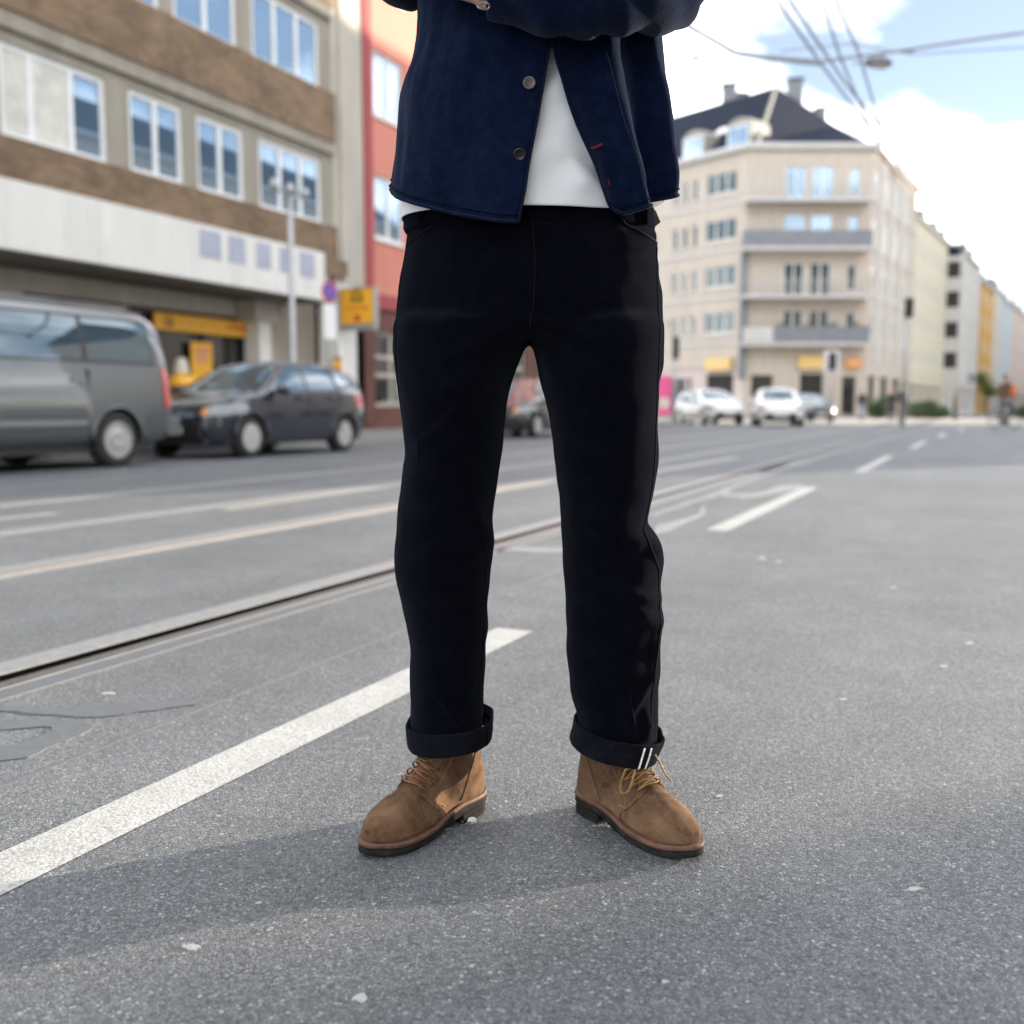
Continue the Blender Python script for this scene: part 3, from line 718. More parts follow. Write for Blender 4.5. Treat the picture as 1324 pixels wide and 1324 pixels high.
# left wing
t2u = lambda t: LW-t
ops = []
for z in ZB:
    ops += [(t2u(3.9), t2u(.95), z+.9, z+2.4, (.33, .66))]+[(t2u(t+.28), t2u(t-.28), z+.7, z+2.3, ()) for t in (4.95, 5.95, 6.95)]+[(t2u(t+1), t2u(t-1), z+.8, z+2.4, (.5,)) for t in (10, 14, 18, 22)]
gops = [(t2u(3.5), t2u(.9), .2, 3.2), (t2u(8), t2u(5), .3, 3)]
m = MB(); facade(m, LW, EAVE-3.9, [o[:4] for o in ops], .2, 0, 3.9); o = m.build('wall', STUCCO, cb_, mtx=ML)
m = MB(); facade(m, LW, 3.9, gops, .2, 0); m.box(0, LW, -.12, 0, 3.75, 3.9); m.build('ground_floor', STUCCO3, cb_, mtx=ML)
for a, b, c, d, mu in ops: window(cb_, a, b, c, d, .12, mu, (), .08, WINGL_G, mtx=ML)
for a, b, c, d in gops: window(cb_, a, b, c, d, .16, (.5,), (), .09, DARKROOM, SIGNDARK, mtx=ML)
MB().box(t2u(3.3), t2u(.9), -.5, -.13, 3.5, 4.4).build('shop_board', SHOPB, cb_, mtx=ML)
# right wing, with white bay strips
ops = []
for z in ZB:
    for u in (1.4, 5.6, 9.6, 13.8): ops.append((u-.55, u+.55, z+.5, z+2.4))
gops = [(1.0, 3.4, .2, 3.1), (5.2, 8.2, .2, 3.1), (10, 13, .2, 3.1), (14.4, 16.8, .2, 3.1)]
m = MB(); facade(m, RW, EAVE, ops+gops, .2, 0); m.build('wall', STUCCO, cb_, mtx=MR)
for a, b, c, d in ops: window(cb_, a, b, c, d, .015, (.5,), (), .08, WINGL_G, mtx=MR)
for a, b, c, d in gops: window(cb_, a, b, c, d, .16, (.5,), (), .09, WINGL_D, SIGNDARK, mtx=MR)
for u in (3.4, 7.6, 11.7):
    MB().box(u-.6, u+.6, -.10, -.005, 4.2, EAVE-.5).build('bay_strip', STUCCO4, cb_, mtx=MR)
for z in ZB:
    MB().box(0, LW, -.09, -.004, z+.02, z+.22).build('string_course', STUCCO4, cb_, mtx=ML); MB().box(0, RW, -.09, -.004, z+.02, z+.2).build('string_course', STUCCO4, cb_, mtx=MR)
    for t in (2.4, 4.95, 5.95, 6.95): MB().box(t2u(t)-(1.6 if t < 3 else .4), t2u(t)+(1.6 if t < 3 else .4), -.11, -.004, z+.56, z+.66).build('sill', STUCCO4, cb_, mtx=ML)
# inner dark core, cornice, roof
m = MB(); cs = [(-4, .5), (5, .5), (13, 14.5), (3, 24), (-16, 18)]; m.prism(cs, 0, EAVE); m.build('core', DARKROOM, cb_)
E0 = V((-4-.624*LW, .781*LW, EAVE)); E1 = V((-3.4, -.15, EAVE)); E2 = V((5.1, -.15, EAVE)); E3 = V((5+.515*RW, .857*RW, EAVE))
ap = V(at(1004, 112, 83))-V((21, 76, 0)); B_ = V(at(1080, 163, 85))-V((21, 76, 0)); Lr = ap+V((-.624, .781, 0))*20; Rr = B_+V((.515, .857, 0))*17
m = MB(); m.quad(E0, E1, ap, Lr); m.quad(E1, E2, B_, ap); m.quad(E2, E3, Rr, B_); m.quad(Lr, ap, V((3, 24, EAVE)), V((-12, 30, EAVE))); m.quad(ap, B_, Rr, V((3, 24, EAVE))); m.build('roof', SLATE, cb_)
m = MB(); m.tube([E1+V((0, -.05, .05)), ap+V((0, -.05, .08))], .13, 6); m.build('hip_flashing', ZINC, cb_)
m = MB(); rr = [E0, V((-4.1, -.1, EAVE)), V((5.1, -.1, EAVE)), E3]
m.tube([p+V((0, -.15, 0)) for p in rr], .26, 6); m.build('cornice', BALC_L, cb_)
for px, y0, y1, D, w_ in ((943, 112, 150, 88, .5), (953, 124, 150, 89, .8), (1028, 105, 150, 88, .55), (1060, 143, 175, 90, .4)):
    a_ = V(at(px, y0, D))-V((21, 76, 0)); b_ = V(at(px, y1, D))-V((21, 76, 0))
    ch = MB().box(a_.x-w_, a_.x+w_, a_.y-.5, a_.y+.5, b_.z, a_.z).build('chimney', BALC_G, cb_)
    MB().box(a_.x-w_-.08, a_.x+w_+.08, a_.y-.58, a_.y+.58, a_.z, a_.z+.15).build('chimney_cap', SLATE, ch)
for t in (1.35, 5.7, 10.5):
    u = t2u(t)
    dm = MB(); prof = [(u-1.15, EAVE+.1), (u+1.15, EAVE+.1), (u+1.15, EAVE+1.9), (u+.7, EAVE+2.3), (u, EAVE+2.45), (u-.7, EAVE+2.3), (u-1.15, EAVE+1.9)]
    dm.loft([[(x, .6, z) for x, z in prof], [(x, 2.7, z) for x, z in prof]]); d_ = dm.build('dormer', ZINC, cb_, mtx=ML)
    MB().box(u-.95, u+.95, .52, .595, EAVE+.35, EAVE+1.85).build('dormer_frame', UPVC, d_)
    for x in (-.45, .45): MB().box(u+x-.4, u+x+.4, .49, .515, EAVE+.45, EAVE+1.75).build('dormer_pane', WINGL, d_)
sk_ = ML@V((t2u(4.6), 2.6, EAVE+2.45))
MB().box(-.55, .55, -.6, .6, -.06, .06).build('skylight', UPVC, cb_, mtx=M.Translation(sk_)@M.Rotation(R(-51), 4, 'Z')@M.Rotation(R(35), 4, 'X'))

# --- the terrace beyond, along the far side of the bending street
def tp(t, off=0):      # metres along the far frontage
    return w2(26+.515*t+off*.857, 76+.857*t-off*.515)
ANG = YAW+math.atan2(.857, .515)
far = [(18, 36.5, 17.2, STUCCO2, 0, 'cream house with pale eaves next to the ivory corner house', 5, 4), (36.5, 50, 16.2, STUCCO4, 1.5, 'grey house with dark loggia openings on its end wall', 4, 4),
       (50, 64, 16.4, STUCCO3, 0, 'rose white house just before the ochre house', 4, 4), (64, 77, 16.2, OCHRE, .2, 'ochre yellow house in the distant terrace', 3, 4), (77, 90, 17, STUCCO4, 0, 'off white house just beyond the ochre house', 3, 4),
       (90, 104, 16.4, BLUEST, 0, 'pale blue house in the distant terrace', 3, 4), (104, 130, 16.6, STUCCO3, 0, 'rose house beyond the pale blue house', 5, 4), (130, 175, 17, STUCCO, 0, 'farthest ivory house at the right edge of the terrace', 7, 4)]
for t0, t1, h, mt, off, lab, nu, nz in far:
    hs = row_house('terrace_house', lab, t1-t0, h, mt, (*tp(t0, off), 0), ANG, nu, nz, z1=4.6, fh=3.1, wh=1.6, ww=1.1, roof_h=3.2, dep=11, group='terrace houses beyond the crossing')
    for k in range(2):
        u = (t1-t0)*(.3+.4*k)
        MB().box(u-.5, u+.5, 3.2, 4.2, h+1, h+4.1).build('chimney', BALC_G, hs)
        MB().box(u-.9+2, u+.9+2, .6, 2.6, h+.3, h+1.9).build('dormer', BALC_G, hs)
    if off > 1:
        for z in (4.8, 7.9, 11.0, 14.0): MB().box(-.04, .0, .3, 1.5, z, z+1.6).build('loggia_opening', DARKROOM, hs)

# the other side of that street, out of frame, added to shade the terrace
q0 = tp(235, 27); row_house('terrace_house', 'unseen long cream house added across the far street to shade the terrace', 200, 26, STUCCO2, (*q0, 0), ANG+pi, 36, 6, roof_h=1.5, dep=10)

# ------------------------------------------------------------------ vehicles
def car_body(L, W_, tops, sill, belt, rear_x, ws_in=.86, N=28, tumble=.17, plan=None):
    """stations along x (front +) ; tops: (x, z of the roof line); returns a bmesh of the closed shell"""
    xs = sorted(set([round(t[0], 3) for t in tops]+[L/2-L*i/46 for i in range(47)]))
    mb = MB(); rings = []
    for x in xs:
        zt = lerpt(tops, x); zs = lerpt(sill, x); zb = min(lerpt(belt, x), zt-.01)
        hw = W_/2*lerpt(plan, x)
        tum = tumble*max(0, zt-zb)/.5
        P = [(0, zs), (hw*.6, zs), (hw*.92, zs+.03), (hw*.985, zs+.14), (hw, zs+(zb-zs)*.55), (hw*.985, zs+(zb-zs)*.82), (hw*.955, zb), (hw*.955-tum*.45, zb+(zt-zb)*.45), (hw*.93-tum*.92, zb+(zt-zb)*.84), (hw*.80-tum*.95, zt-.035*min(1, (zt-zb)*4)), (hw*.45-tum*.4, zt-.004), (0, zt)]
        rings.append([(x, y, z) for y, z in P]+[(x, -y, z) for y, z in P[-2:0:-1]])
    mb.loft(rings)
    me = mb.mesh('shell'); return me
def wheel_mesh(r, w, rim, steel):
    ty = MB().lathe([(r*.66, -w/2), (r*.93, -w/2), (r, -w*.36), (r, w*.36), (r*.93, w/2), (r*.66, w/2), (r*.60, w*.3), (r*.60, -w*.3)], 32, 'y').mesh('tyre', TYRE, True)
    m = MB(); m.lathe([(r*.665, w*.42), (r*.665, w*.5), (r*.60, w*.5), (r*.56, w*.34), (r*.1, w*.30), (0, w*.30)], 32, 'y')
    if steel:
        m.lathe([(r*.40, w*.31), (r*.40, w*.44), (r*.30, w*.50), (r*.22, w*.50), (0, w*.46)], 24, 'y')
    else:
        for k in range(10):
            a = 2*pi*k/10; ca, sa = cos(a), sin(a); pa, pb = (-sa, ca)
            q = lambda rr, s, y: (rr*ca-s*sa, y, rr*sa+s*ca)
            m.add([q(r*.1, -.03, w*.50), q(r*.1, .03, w*.50), q(r*.61, .05, w*.48), q(r*.61, -.05, w*.48), q(r*.1, -.03, w*.33), q(r*.1, .03, w*.33), q(r*.61, .05, w*.33), q(r*.61, -.05, w*.33)],
                  [(0,1,2,3),(0,4,5,1),(1,5,6,2),(3,2,6,7),(0,3,7,4)])
        m.lathe([(r*.16, w*.33), (r*.16, w*.52), (0, w*.53)], 16, 'y')
    return ty, m.mesh('rim', rim, False)
def build_car(name, label, paint, P, parent_loc, rz, group=None, cat='car'):
    t = thing(name, label, cat, parent_loc, rz, group)
    me = car_body(P['L'], P['W'], P['tops'], P['sill'], P['belt'], 0, plan=P['plan'], tumble=P.get('tum', .17))
    bm = bmesh.new(); bm.from_mesh(me); bmesh.ops.recalc_face_normals(bm, faces=bm.faces)
    # wheel arches
    for wx in P['axles']:
        r = P['wr']+.055; poly = [(wx+r*cos(2*pi*k/18), P['wr']+r*sin(2*pi*k/18)) for k in range(18)]
        fs = cut_region(bm, poly, (0, 2), lambda c, n: abs(c.y) > P['W']*.30)
        bmesh.ops.delete(bm, geom=fs, context='FACES')
    panes = []
    for kind, poly in P['side']:
        lens = kind == 'lens'
        cnd = lambda c, n: abs(n.y) > (.2 if lens else .45) and abs(c.y) > .3
        if not lens:
            cx_ = sum(v[0] for v in poly)/len(poly); cz_ = sum(v[1] for v in poly)/len(poly)
            big = [(cx_+(v[0]-cx_)+math.copysign(.035, v[0]-cx_), cz_+(v[1]-cz_)+math.copysign(.03, v[1]-cz_)) for v in poly]
            cut_region(bm, poly, (0, 2), cnd); fb = cut_region(bm, big, (0, 2), cnd)
            rim_ = [f for f in fb if not inpoly((f.calc_center_median().x, f.calc_center_median().z), poly)]
            for s in (-1, 1):
                q = [f for f in rim_ if f.calc_center_median().y*s > 0]
                if q: panes.append(('window_rubber', faces_to_mesh(q, 'window_rubber', BLACKPL, .001)))
            bmesh.ops.delete(bm, geom=rim_, context='FACES')
        fs = cut_region(bm, poly, (0, 2), cnd)
        if lens:
            for s in (-1, 1):
                q = [f for f in fs if f.calc_center_median().y*s > 0]
                if q: panes.append(('tail_light', faces_to_mesh(q, 'tail_light', REDL, .004)))
            bmesh.ops.delete(bm, geom=fs, context='FACES'); continue
        for s in (-1, 1):
            q = [f for f in fs if f.calc_center_median().y*s > 0]
            if q: panes.append(('side_window', faces_to_mesh(q, 'side_window', CARGLASS, .002)))
        bmesh.ops.delete(bm, geom=fs, context='FACES')
    for nm, mt, sx, poly in P['lens']:     # lamps cut out of the nose or tail, seen from the front
        for s in (-1, 1):
            fs = cut_region(bm, [(y*s, z) for y, z in poly], (1, 2), lambda c, n: c.x*sx > P['L']*.30 and n.x*sx > .12)
            if fs: panes.append((nm, faces_to_mesh(fs, nm, mt, .004)))
            bmesh.ops.delete(bm, geom=fs, context='FACES')
    for nm, poly in P['screens']:
        fs = cut_region(bm, poly, (0, 1), lambda c, n: c.z > P['zscreen'] and abs(n.y) < .75)
        if fs: panes.append((nm, faces_to_mesh(fs, nm, CARGLASS, .002)))
        bmesh.ops.delete(bm, geom=fs, context='FACES')
    bm.to_mesh(me); bm.free(); me.materials.clear(); me.materials.append(paint)
    me.polygons.foreach_set('use_smooth', [True]*len(me.polygons)); me.name = 'body'
    link('body', me, t)
    for nm, pm in panes: link(nm, pm, t)
    # dark wheel housings and floor
    m = MB(); L, W_ = P['L'], P['W']
    for wx in P['axles']: hw_ = W_/2*min(lerpt(P['plan'], wx-P['wr']-.1), lerpt(P['plan'], wx+P['wr']+.1))-.10; m.box(wx-P['wr']-.1, wx+P['wr']+.1, -hw_, hw_, P['wr']*.9, P['wr']*2.15)
    m.box(-L/2+.3, L/2-.3, -W_/2+.12, W_/2-.12, .19, .32); m.build('underbody', BLACKPL, t)
    ty, ri = wheel_mesh(P['wr'], .205, P['rim'], P['steel'])
    for wx in P['axles']:
        for s in (-1, 1):
            w_ = link('wheel', ty, t, mtx=M.Translation((wx, s*(W_/2-.125), P['wr']))@(M.Rotation(pi, 4, 'Z') if s < 0 else M()))
            link('rim', ri, w_)
    # arch lips, side strip, door seams, handles
    for wx in P['axles']:
        for s in (-1, 1):
            r = P['wr']+.06
            pts = [(wx+r*cos(a), s*(W_/2*lerpt(P['plan'], wx)*.985+.004), P['wr']+r*sin(a)) for a in [pi*k/14 for k in range(15)]]
            MB().tube(pts, .018, 6).build('arch_lip', P.get('lip', paint), t, True)
    for s in (-1, 1):
        if P.get('strip'):
            x0, x1, z = P['strip']; MB().box(x0, x1, s*W_/2-.012, s*W_/2+.012, z, z+.07).build('side_strip', BLACKPL if P.get('bstrip') else paint, t, bevel=.008)
        for x in P['seams']:
            hw = W_/2*lerpt(P['plan'], x)
            MB().box(x-.006, x+.006, s*hw*.97-.012, s*hw*.985+.006, .34, lerpt(P['belt'], x)-.02).build('door_seam', BLACKPL, t)
        for x in P['handles']:
            hw = W_/2*lerpt(P['plan'], x); MB().box(x-.09, x+.09, s*hw*.97-.02, s*hw*.985+.035, P['hz'], P['hz']+.035).build('door_handle', paint, t, bevel=.008)
        mx_, mz = P['mirror']; m = MB()
        m.loft([[(mx_+.06*cos(a), s*(W_/2-.02), mz+.04*sin(a)) for a in [pi*k/4 for k in range(8)]], [(mx_+.07*cos(a), s*(W_/2+.10), mz+.08*sin(a)) for a in [pi*k/4 for k in range(8)]], [(mx_+.03+.06*cos(a), s*(W_/2+.19), mz+.07*sin(a)) for a in [pi*k/4 for k in range(8)]]])
        m.build('wing_mirror', paint, t, True)
        for nm, mt, poly in P['lamps']:
            # lamp as a lens wrapped on the corner: polygon of (x, y fraction, z)
            m = MB(); q = [V((x, s*W_/2*yf, z)) for x, yf, z in poly]; n = (q[1]-q[0]).cross(q[2]-q[0]).normalized()*(.02)
            if n.x*poly[0][0] < 0: n = -n
            m.loft([[p-n*2 for p in q], [p+n*.6 for p in q]]); m.build(nm, mt, t, bevel=.006)
    for nm, mt, bx in P['boxes']: MB().box(*bx).build(nm, mt, t, bevel=.012)
    return t
HATCH = dict(L=3.98, W=1.76, wr=.30, axles=(1.24, -1.14), rim=ALLOY, steel=False,
    tops=[(-1.99,.62),(-1.97,.84),(-1.90,1.0),(-1.62,1.31),(-1.5,1.37),(-1.1,1.425),(-.5,1.455),(-.1,1.44),(.22,1.375),(.6,1.16),(.93,.965),(1.05,.935),(1.5,.86),(1.8,.77),(1.94,.64),(1.99,.52)],
    sill=[(-1.99,.42),(-1.9,.26),(-1.5,.2),(1.5,.18),(1.85,.2),(1.99,.36)], belt=[(-1.99,.60),(-1.9,.93),(-1.5,.96),(0,.92),(.95,.88),(1.5,.80),(1.85,.62),(1.99,.50)],
    plan=[(-1.99,.66),(-1.9,.84),(-1.6,.95),(-1,1.0),(.9,1.0),(1.4,.97),(1.75,.86),(1.92,.70),(1.99,.52)],
    side=[('f', [(.70,.965),(.18,1.33),(-.12,1.375),(-.14,.965)]), ('r', [(-.20,.965),(-.18,1.378),(-.75,1.37),(-1.0,1.0)]), ('q', [(-1.06,1.03),(-.84,1.35),(-1.25,1.30),(-1.42,1.12)])],
    screens=[('windscreen', [(.92,-.60),(.92,.60),(.22,.52),(.22,-.52)]), ('rear_window', [(-1.60,-.50),(-1.60,.50),(-1.90,.56),(-1.90,-.56)])], zscreen=.93,
    seams=(.78,-.17,-1.0), handles=(.05,-.80), hz=.86, mirror=(.62,.98), lip=CARBLUE,
    lamps=[], lens=[('indicator', AMBER, 1, [(.53,.62),(.53,.715),(.60,.735),(.60,.61)]), ('headlight', LAMPGL, 1, [(.60,.61),(.60,.735),(.80,.785),(.87,.76),(.86,.66),(.78,.61)]), ('tail_light', REDL, -1, [(.52,.74),(.52,.92),(.86,.94),(.88,.78),(.80,.73)])],
    boxes=[('grille', BLACKPL, (1.88,1.995,-.56,.56,.30,.49)), ('lower_grille', BLACKPL, (1.86,1.98,-.62,.62,.20,.29)), ('number_plate', PLATE, (1.99,2.005,-.26,.26,.36,.46)), ('number_plate', PLATE, (-2.0,-1.985,-.26,.26,.48,.59))])
VAN = dict(L=4.9, W=1.90, wr=.335, axles=(1.55, -1.45), rim=STEELRIM, steel=True, tum=.075,
    tops=[(-2.45,.5),(-2.43,1.2),(-2.38,1.55),(-2.28,1.84),(-2.1,1.93),(-1.5,1.965),(0,1.97),(.8,1.95),(1.15,1.88),(1.55,1.5),(1.92,1.14),(2.2,1.03),(2.38,.86),(2.45,.62)],
    sill=[(-2.45,.36),(-2.3,.30),(-1.9,.26),(1.9,.26),(2.3,.28),(2.45,.4)], belt=[(-2.45,.48),(-2.42,1.10),(-2,1.18),(1.4,1.12),(2.0,1.0),(2.35,.7),(2.45,.6)],
    plan=[(-2.45,.88),(-2.40,.94),(-2.2,.985),(-1.8,1.0),(1.6,1.0),(2.0,.95),(2.3,.84),(2.45,.62)],
    side=[('lens', [(-2.47,.72),(-2.47,1.22),(-2.34,1.22),(-2.36,.72)]), ('q', [(-2.12,1.27),(-2.05,1.70),(-1.96,1.76),(-1.05,1.77),(-1.05,1.27)]), ('m', [(-.98,1.27),(-.98,1.77),(.28,1.77),(.28,1.27)]), ('f', [(.42,1.25),(.42,1.74),(1.05,1.74),(1.55,1.28),(1.5,1.24)])],
    screens=[('windscreen', [(1.88,-.72),(1.88,.72),(1.18,.66),(1.18,-.66)]), ('rear_window', [(-2.28,-.62),(-2.28,.62),(-2.425,.68),(-2.425,-.68)])], zscreen=1.12,
    seams=(1.5,.35,-1.02), handles=(.55,-.85), hz=1.02, mirror=(1.45,1.25), strip=(-.98,1.1,.50), lip=CARGREY,
    lamps=[], lens=[('headlight', LAMPGL, 1, [(.48,.72),(.48,.86),(.80,.95),(.9,.92),(.88,.76)]), ('tail_light', REDL, -1, [(.76,.72),(.76,1.22),(.96,1.22),(.97,.72)])],
    boxes=[('rear_bumper', CARGREY, (-2.55,-2.32,-.90,.90,.36,.60)), ('front_bumper', CARGREY, (2.30,2.50,-.8,.8,.34,.60)), ('number_plate', PLATE, (-2.57,-2.553,-.26,.26,.62,.73)), ('roof_rail', CARGREY, (-1.9,.7,-.72,-.68,1.935,1.96)), ('roof_rail', CARGREY, (-1.9,.7,.68,.72,1.935,1.96))])
van = build_car('parked_van', 'grey metallic passenger van parked in front of the shop', CARGREY, VAN, (-9.45-.95, 7.9, 0), -pi/2, cat='van')
hatch = build_car('parked_car', 'dark blue hatchback parked nose to tail behind the grey van', CARBLUE, HATCH, (-9.45-.88, 13.1, 0), -pi/2)
def car_copy(src, label, paint, loc, rz, group):
    c = copy_tree(src); c.location = loc; c.rotation_euler = (0, 0, rz); c['label'] = label; c['group'] = group
    for ch in c.children:
        for o in [ch]:
            if o.data.materials and o.data.materials[0] in (CARBLUE,):
                o.material_slots[0].link = 'OBJECT'; o.material_slots[0].material = paint
    return c
car_copy(hatch, 'black hatchback farther along the kerb, seen between the legs', CARBLACK, (-9.5-.88, 23.74, 0), -pi/2, 'cars farther off')
for (px, D, rz, paint, lab, sc) in ((916, 46, -pi/2+.22, CARWHITE, 'white car turning at the crossing nearest the pink board', 1.07), (1002, 41, -pi/2-.16, CARWHITE, 'white hatchback coming straight on at the crossing, dark bumper', 1.04), (1040, 52, -pi/2+.12, CARNAVY, 'navy car half hidden behind the white hatchback', 1.0)):
    r_ = (px-662)/1324*D
    c = car_copy(hatch, lab, paint, (*w2(r_, D), 0), YAW+rz, 'cars farther off'); c.scale = (sc, sc, sc)

# ------------------------------------------------------------------ street furniture
lp = thing('street_pole', 'slim grey steel pole with small lamp heads in front of the white fascia', 'pole', (-12.25, 16.65, .12))
m = MB(); m.lathe([(.075, 0), (.075, 1.2), (.06, 1.25), (.06, 4.2), (.045, 4.25), (.045, 4.9)], 14); m.build('mast', GALV, lp, True)
m = MB(); m.tube([(0, -.5, 4.72), (0, 0, 4.62), (0, .5, 4.78)], .025, 8); m.build('cross_arm', GALV, lp, True)
for y in (-.48, 0, .48):
    MB().lathe([(0, 0), (.08, .01), (.10, .10), (.06, .20), (.02, .22), (0, .22)], 12, c=(0, y, 4.68)).build('lamp_head', GALV, lp, True)
np_ = thing('no_parking_sign', 'round red and blue stopping ban sign above a white plate on a thin post', 'traffic sign', (-12.2, 17.8, .12))
MB().lathe([(.03, 0), (.03, 3.3)], 10).build('post', GALV, np_, True)
def sign_frame(): return M.Rotation(YAW+R(52), 4, 'Z')
m = MB(); m.lathe([(0, -.052), (.21, -.052), (.21, -.04), (0, -.04)], 28, 'y', (0, 0, 2.95)); m.build('red_disc', SIGNRED, np_, mtx=sign_frame())
m = MB(); m.lathe([(0, -.056), (.165, -.056), (.165, -.0525), (0, -.0525)], 28, 'y', (0, 0, 2.95)); d_ = m.build('blue_disc', SIGNBLUE, np_, mtx=sign_frame())
MB().prism([(-.15, -.02), (.15, -.02), (.15, .02), (-.15, .02)], -.060, -.057, lambda x, y, z: (x*.7-y*.7, z, 2.95+x*.7+y*.7)).build('red_bar', SIGNRED, d_)
MB().box(-.17, .17, -.05, -.04, 2.0, 2.70).build('white_plate', WHITEP, np_, mtx=sign_frame())
ys = thing('projecting_sign', 'yellow box sign with black post horn fixed at right angles to the pale pillar', 'shop sign', (-14.78, 22.95, 2.72), 0)
MB().box(-.50, .50, -.09, .09, .16, 1.06).build('box', YELLOW, ys, bevel=.01); MB().box(-.52, .52, -.10, .10, 0, .155).build('lower_rail', GALV, ys)
m = MB(); m.box(-.53, -.503, -.10, .10, .16, 1.06); m.box(.503, .53, -.10, .10, .16, 1.06); m.box(-.53, .53, -.10, .10, 1.063, 1.09); m.build('frame', GALV, ys)
m = MB(); m.tube([(-.52, 0, .9), (-.68, 0, .9)], .03, 8); m.tube([(-.52, 0, .3), (-.68, 0, .3)], .03, 8); m.build('bracket', GALV, ys, True)
horn(MB(), 0, .86, .40, -.098, -.091).build('horn_emblem', SIGNDARK, ys)
link('lettering', text_mesh('DHL', .20, 'lettering', SIGNRED, .25), ys, mtx=M.Translation((0, -.094, .57))@M.Rotation(pi/2, 4, 'X')@M.Diagonal((1.9, .8, 1, 1)))
m = MB(); m.box(-.09, .09, -.096, -.091, .22, .40); m.build('red_mark', SIGNRED, ys)
mbx = thing('letter_box', 'small yellow and orange box on the pale pillar beneath the projecting sign', 'letter box', (-15.36, 22.80, 1.60), R(35))
MB().box(-.10, .10, -.08, .08, 0, .38).build('case', YELLOW, mbx, bevel=.015); MB().box(-.06, .06, -.09, -.081, .05, .17).build('notice', SIGNRED, mbx); MB().box(-.11, .11, -.09, .09, .381, .43).build('lid', SIGNDARK, mbx)
MB().box(-.05, .05, .081, .2, .1, .3).build('bracket', GALV, mbx)

def traffic_light(px, ytop, D, h, label, white=False, arm=False):
    r_, d_, z = at(px, ytop, D); t = thing('traffic_light', label, 'traffic light', (*w2(r_, D), 0), YAW, 'traffic lights at the crossing')
    MB().lathe([(.055, 0), (.05, z-.02)], 10).build('post', GALV, t, True)
    MB().box(-.13, .13, -.30, -.075, z-h, z).build('lamp_case', SIGNDARK, t, bevel=.03)
    for k in range(3):
        zz = z-h*(.18+.32*k); MB().lathe([(.0, -.335), (.085, -.335), (.09, -.305), (0, -.305)], 14, 'y', (0, 0, zz)).build('lens', BLACKPL, t)
        MB().lathe([(.10, -.42), (.105, -.305), (.095, -.305), (.09, -.42)], 14, 'y', (0, 0, zz)).build('hood', BLACKPL, t)
    if white: MB().box(-.32, .32, -.07, -.055, z-h-.1, z+.1).build('backing_board', WHITEP, t)
    if arm: MB().tube([(0, 0, z+.6), (-1.2, 0, z+.75), (0, 0, z+.55)], .05, 8).build('arm', GALV, t); MB().lathe([(.05, z-.02), (.05, z+.7)], 10).build('post_top', GALV, t)
traffic_light(1173, 386, 38, .70, 'tall dark traffic light on a thin post before the cream terrace')
traffic_light(1075, 456, 45, .75, 'traffic light with white backing board right of the white hatchback', True)
traffic_light(873, 436, 45, .95, 'traffic light left of the crossing under a side arm', False, True)
ad = thing('advert_board', 'pink advertising board at the edge of the crossing beside the person', 'advert board', (*w2(5.95, 40), 0), YAW)
MB().box(-.34, .22, -.06, .06, .42, 1.95).build('panel', PINK, ad, bevel=.02); MB().box(-.27, .15, -.069, -.061, .7, 1.1).build('print', PATCH2, ad)
for x in (-.28, .16): MB().box(x-.03, x+.03, -.04, .04, 0, .419).build('leg', GALV, ad)
for k, px in enumerate((872, 884)):
    g_ = thing('grey_post', ['slim grey post next to the pink board', 'slim grey post between the pink board and white car'][k], 'post', (*w2((px-662)/1324*52, 52), 0), YAW)
    MB().lathe([(.16, 0), (.16, 2.1), (.13, 2.16), (0, 2.2)], 12).build('shaft', BALC_G, g_, True); MB().lathe([(.2, 0), (.2, .12), (.161, .14), (.161, .0)], 12).build('foot', GALV, g_)
bs = thing('blue_sign', 'slate blue sign board on a post before the rose terrace house', 'traffic sign', (*w2((1252-662)/1324*70, 70), 0), YAW)
MB().box(-.29, .29, -.05, 0, 2.4, 3.0).build('board', BALC_G, bs); MB().lathe([(.06, 0), (.06, 3.0)], 8, c=(0, .07, 0)).build('post', GALV, bs)

# overhead tram wires and span wires, 6 m up
def wire(label, pts, r, group='overhead tram wires'):
    P = [V((*w2(*at(x, y, D)[:2]), at(x, y, D)[2])) for x, y, D in pts]
    o = MB().tube(P, r, 6).build('overhead_wire', WIRE); tag(o, label, 'wire', group)
def d6(y, z=6.0): return (z-HC)*1324/(527-y)
def wz(pts, z): return [(x, y, d6(y, z)) for x, y in pts]
wire('left outer tram wire passing over the slate roof', wz([(960, -70), (1004, 0), (1063, 84), (1132, 176), (1190, 245), (1250, 320)], 6.0), .021)
wire('left inner tram wire close beside the left outer one', wz([(975, -70), (1021, 0), (1092, 106), (1151, 179), (1200, 240), (1262, 318)], 6.0), .021)
wire('right inner tram wire coming down steeply past the lamp', wz([(1046, -70), (1063, 0), (1085, 70), (1118, 150), (1160, 235)], 5.8), .018)
wire('right outer tram wire coming down steeply past the lamp', wz([(1052, -70), (1081, 0), (1111, 70), (1133, 146), (1170, 235)], 5.8), .018)
wire('thin wire from the elbow down to the chimney', [(850, 20, 17), (880, 50, 18), (920, 92, 19.5), (945, 118, 21)], .014)
wire('span wire sagging from the shirt to the wire crossing', [(850, 5, 15), (893, 35, 15), (950, 68, 15), (1000, 76, 15), (1063, 82, 15)], .034)
wire('span wire from the wire crossing to the right edge', [(960, 70, 15), (1063, 79, 15), (1160, 66, 15), (1240, 54, 15), (1340, 40, 15)], .022)
wire('second thin span wire lower at the right edge', [(1010, 66, 15.2), (1100, 56, 15.2), (1180, 70, 15.2), (1340, 60, 15.2)], .010)
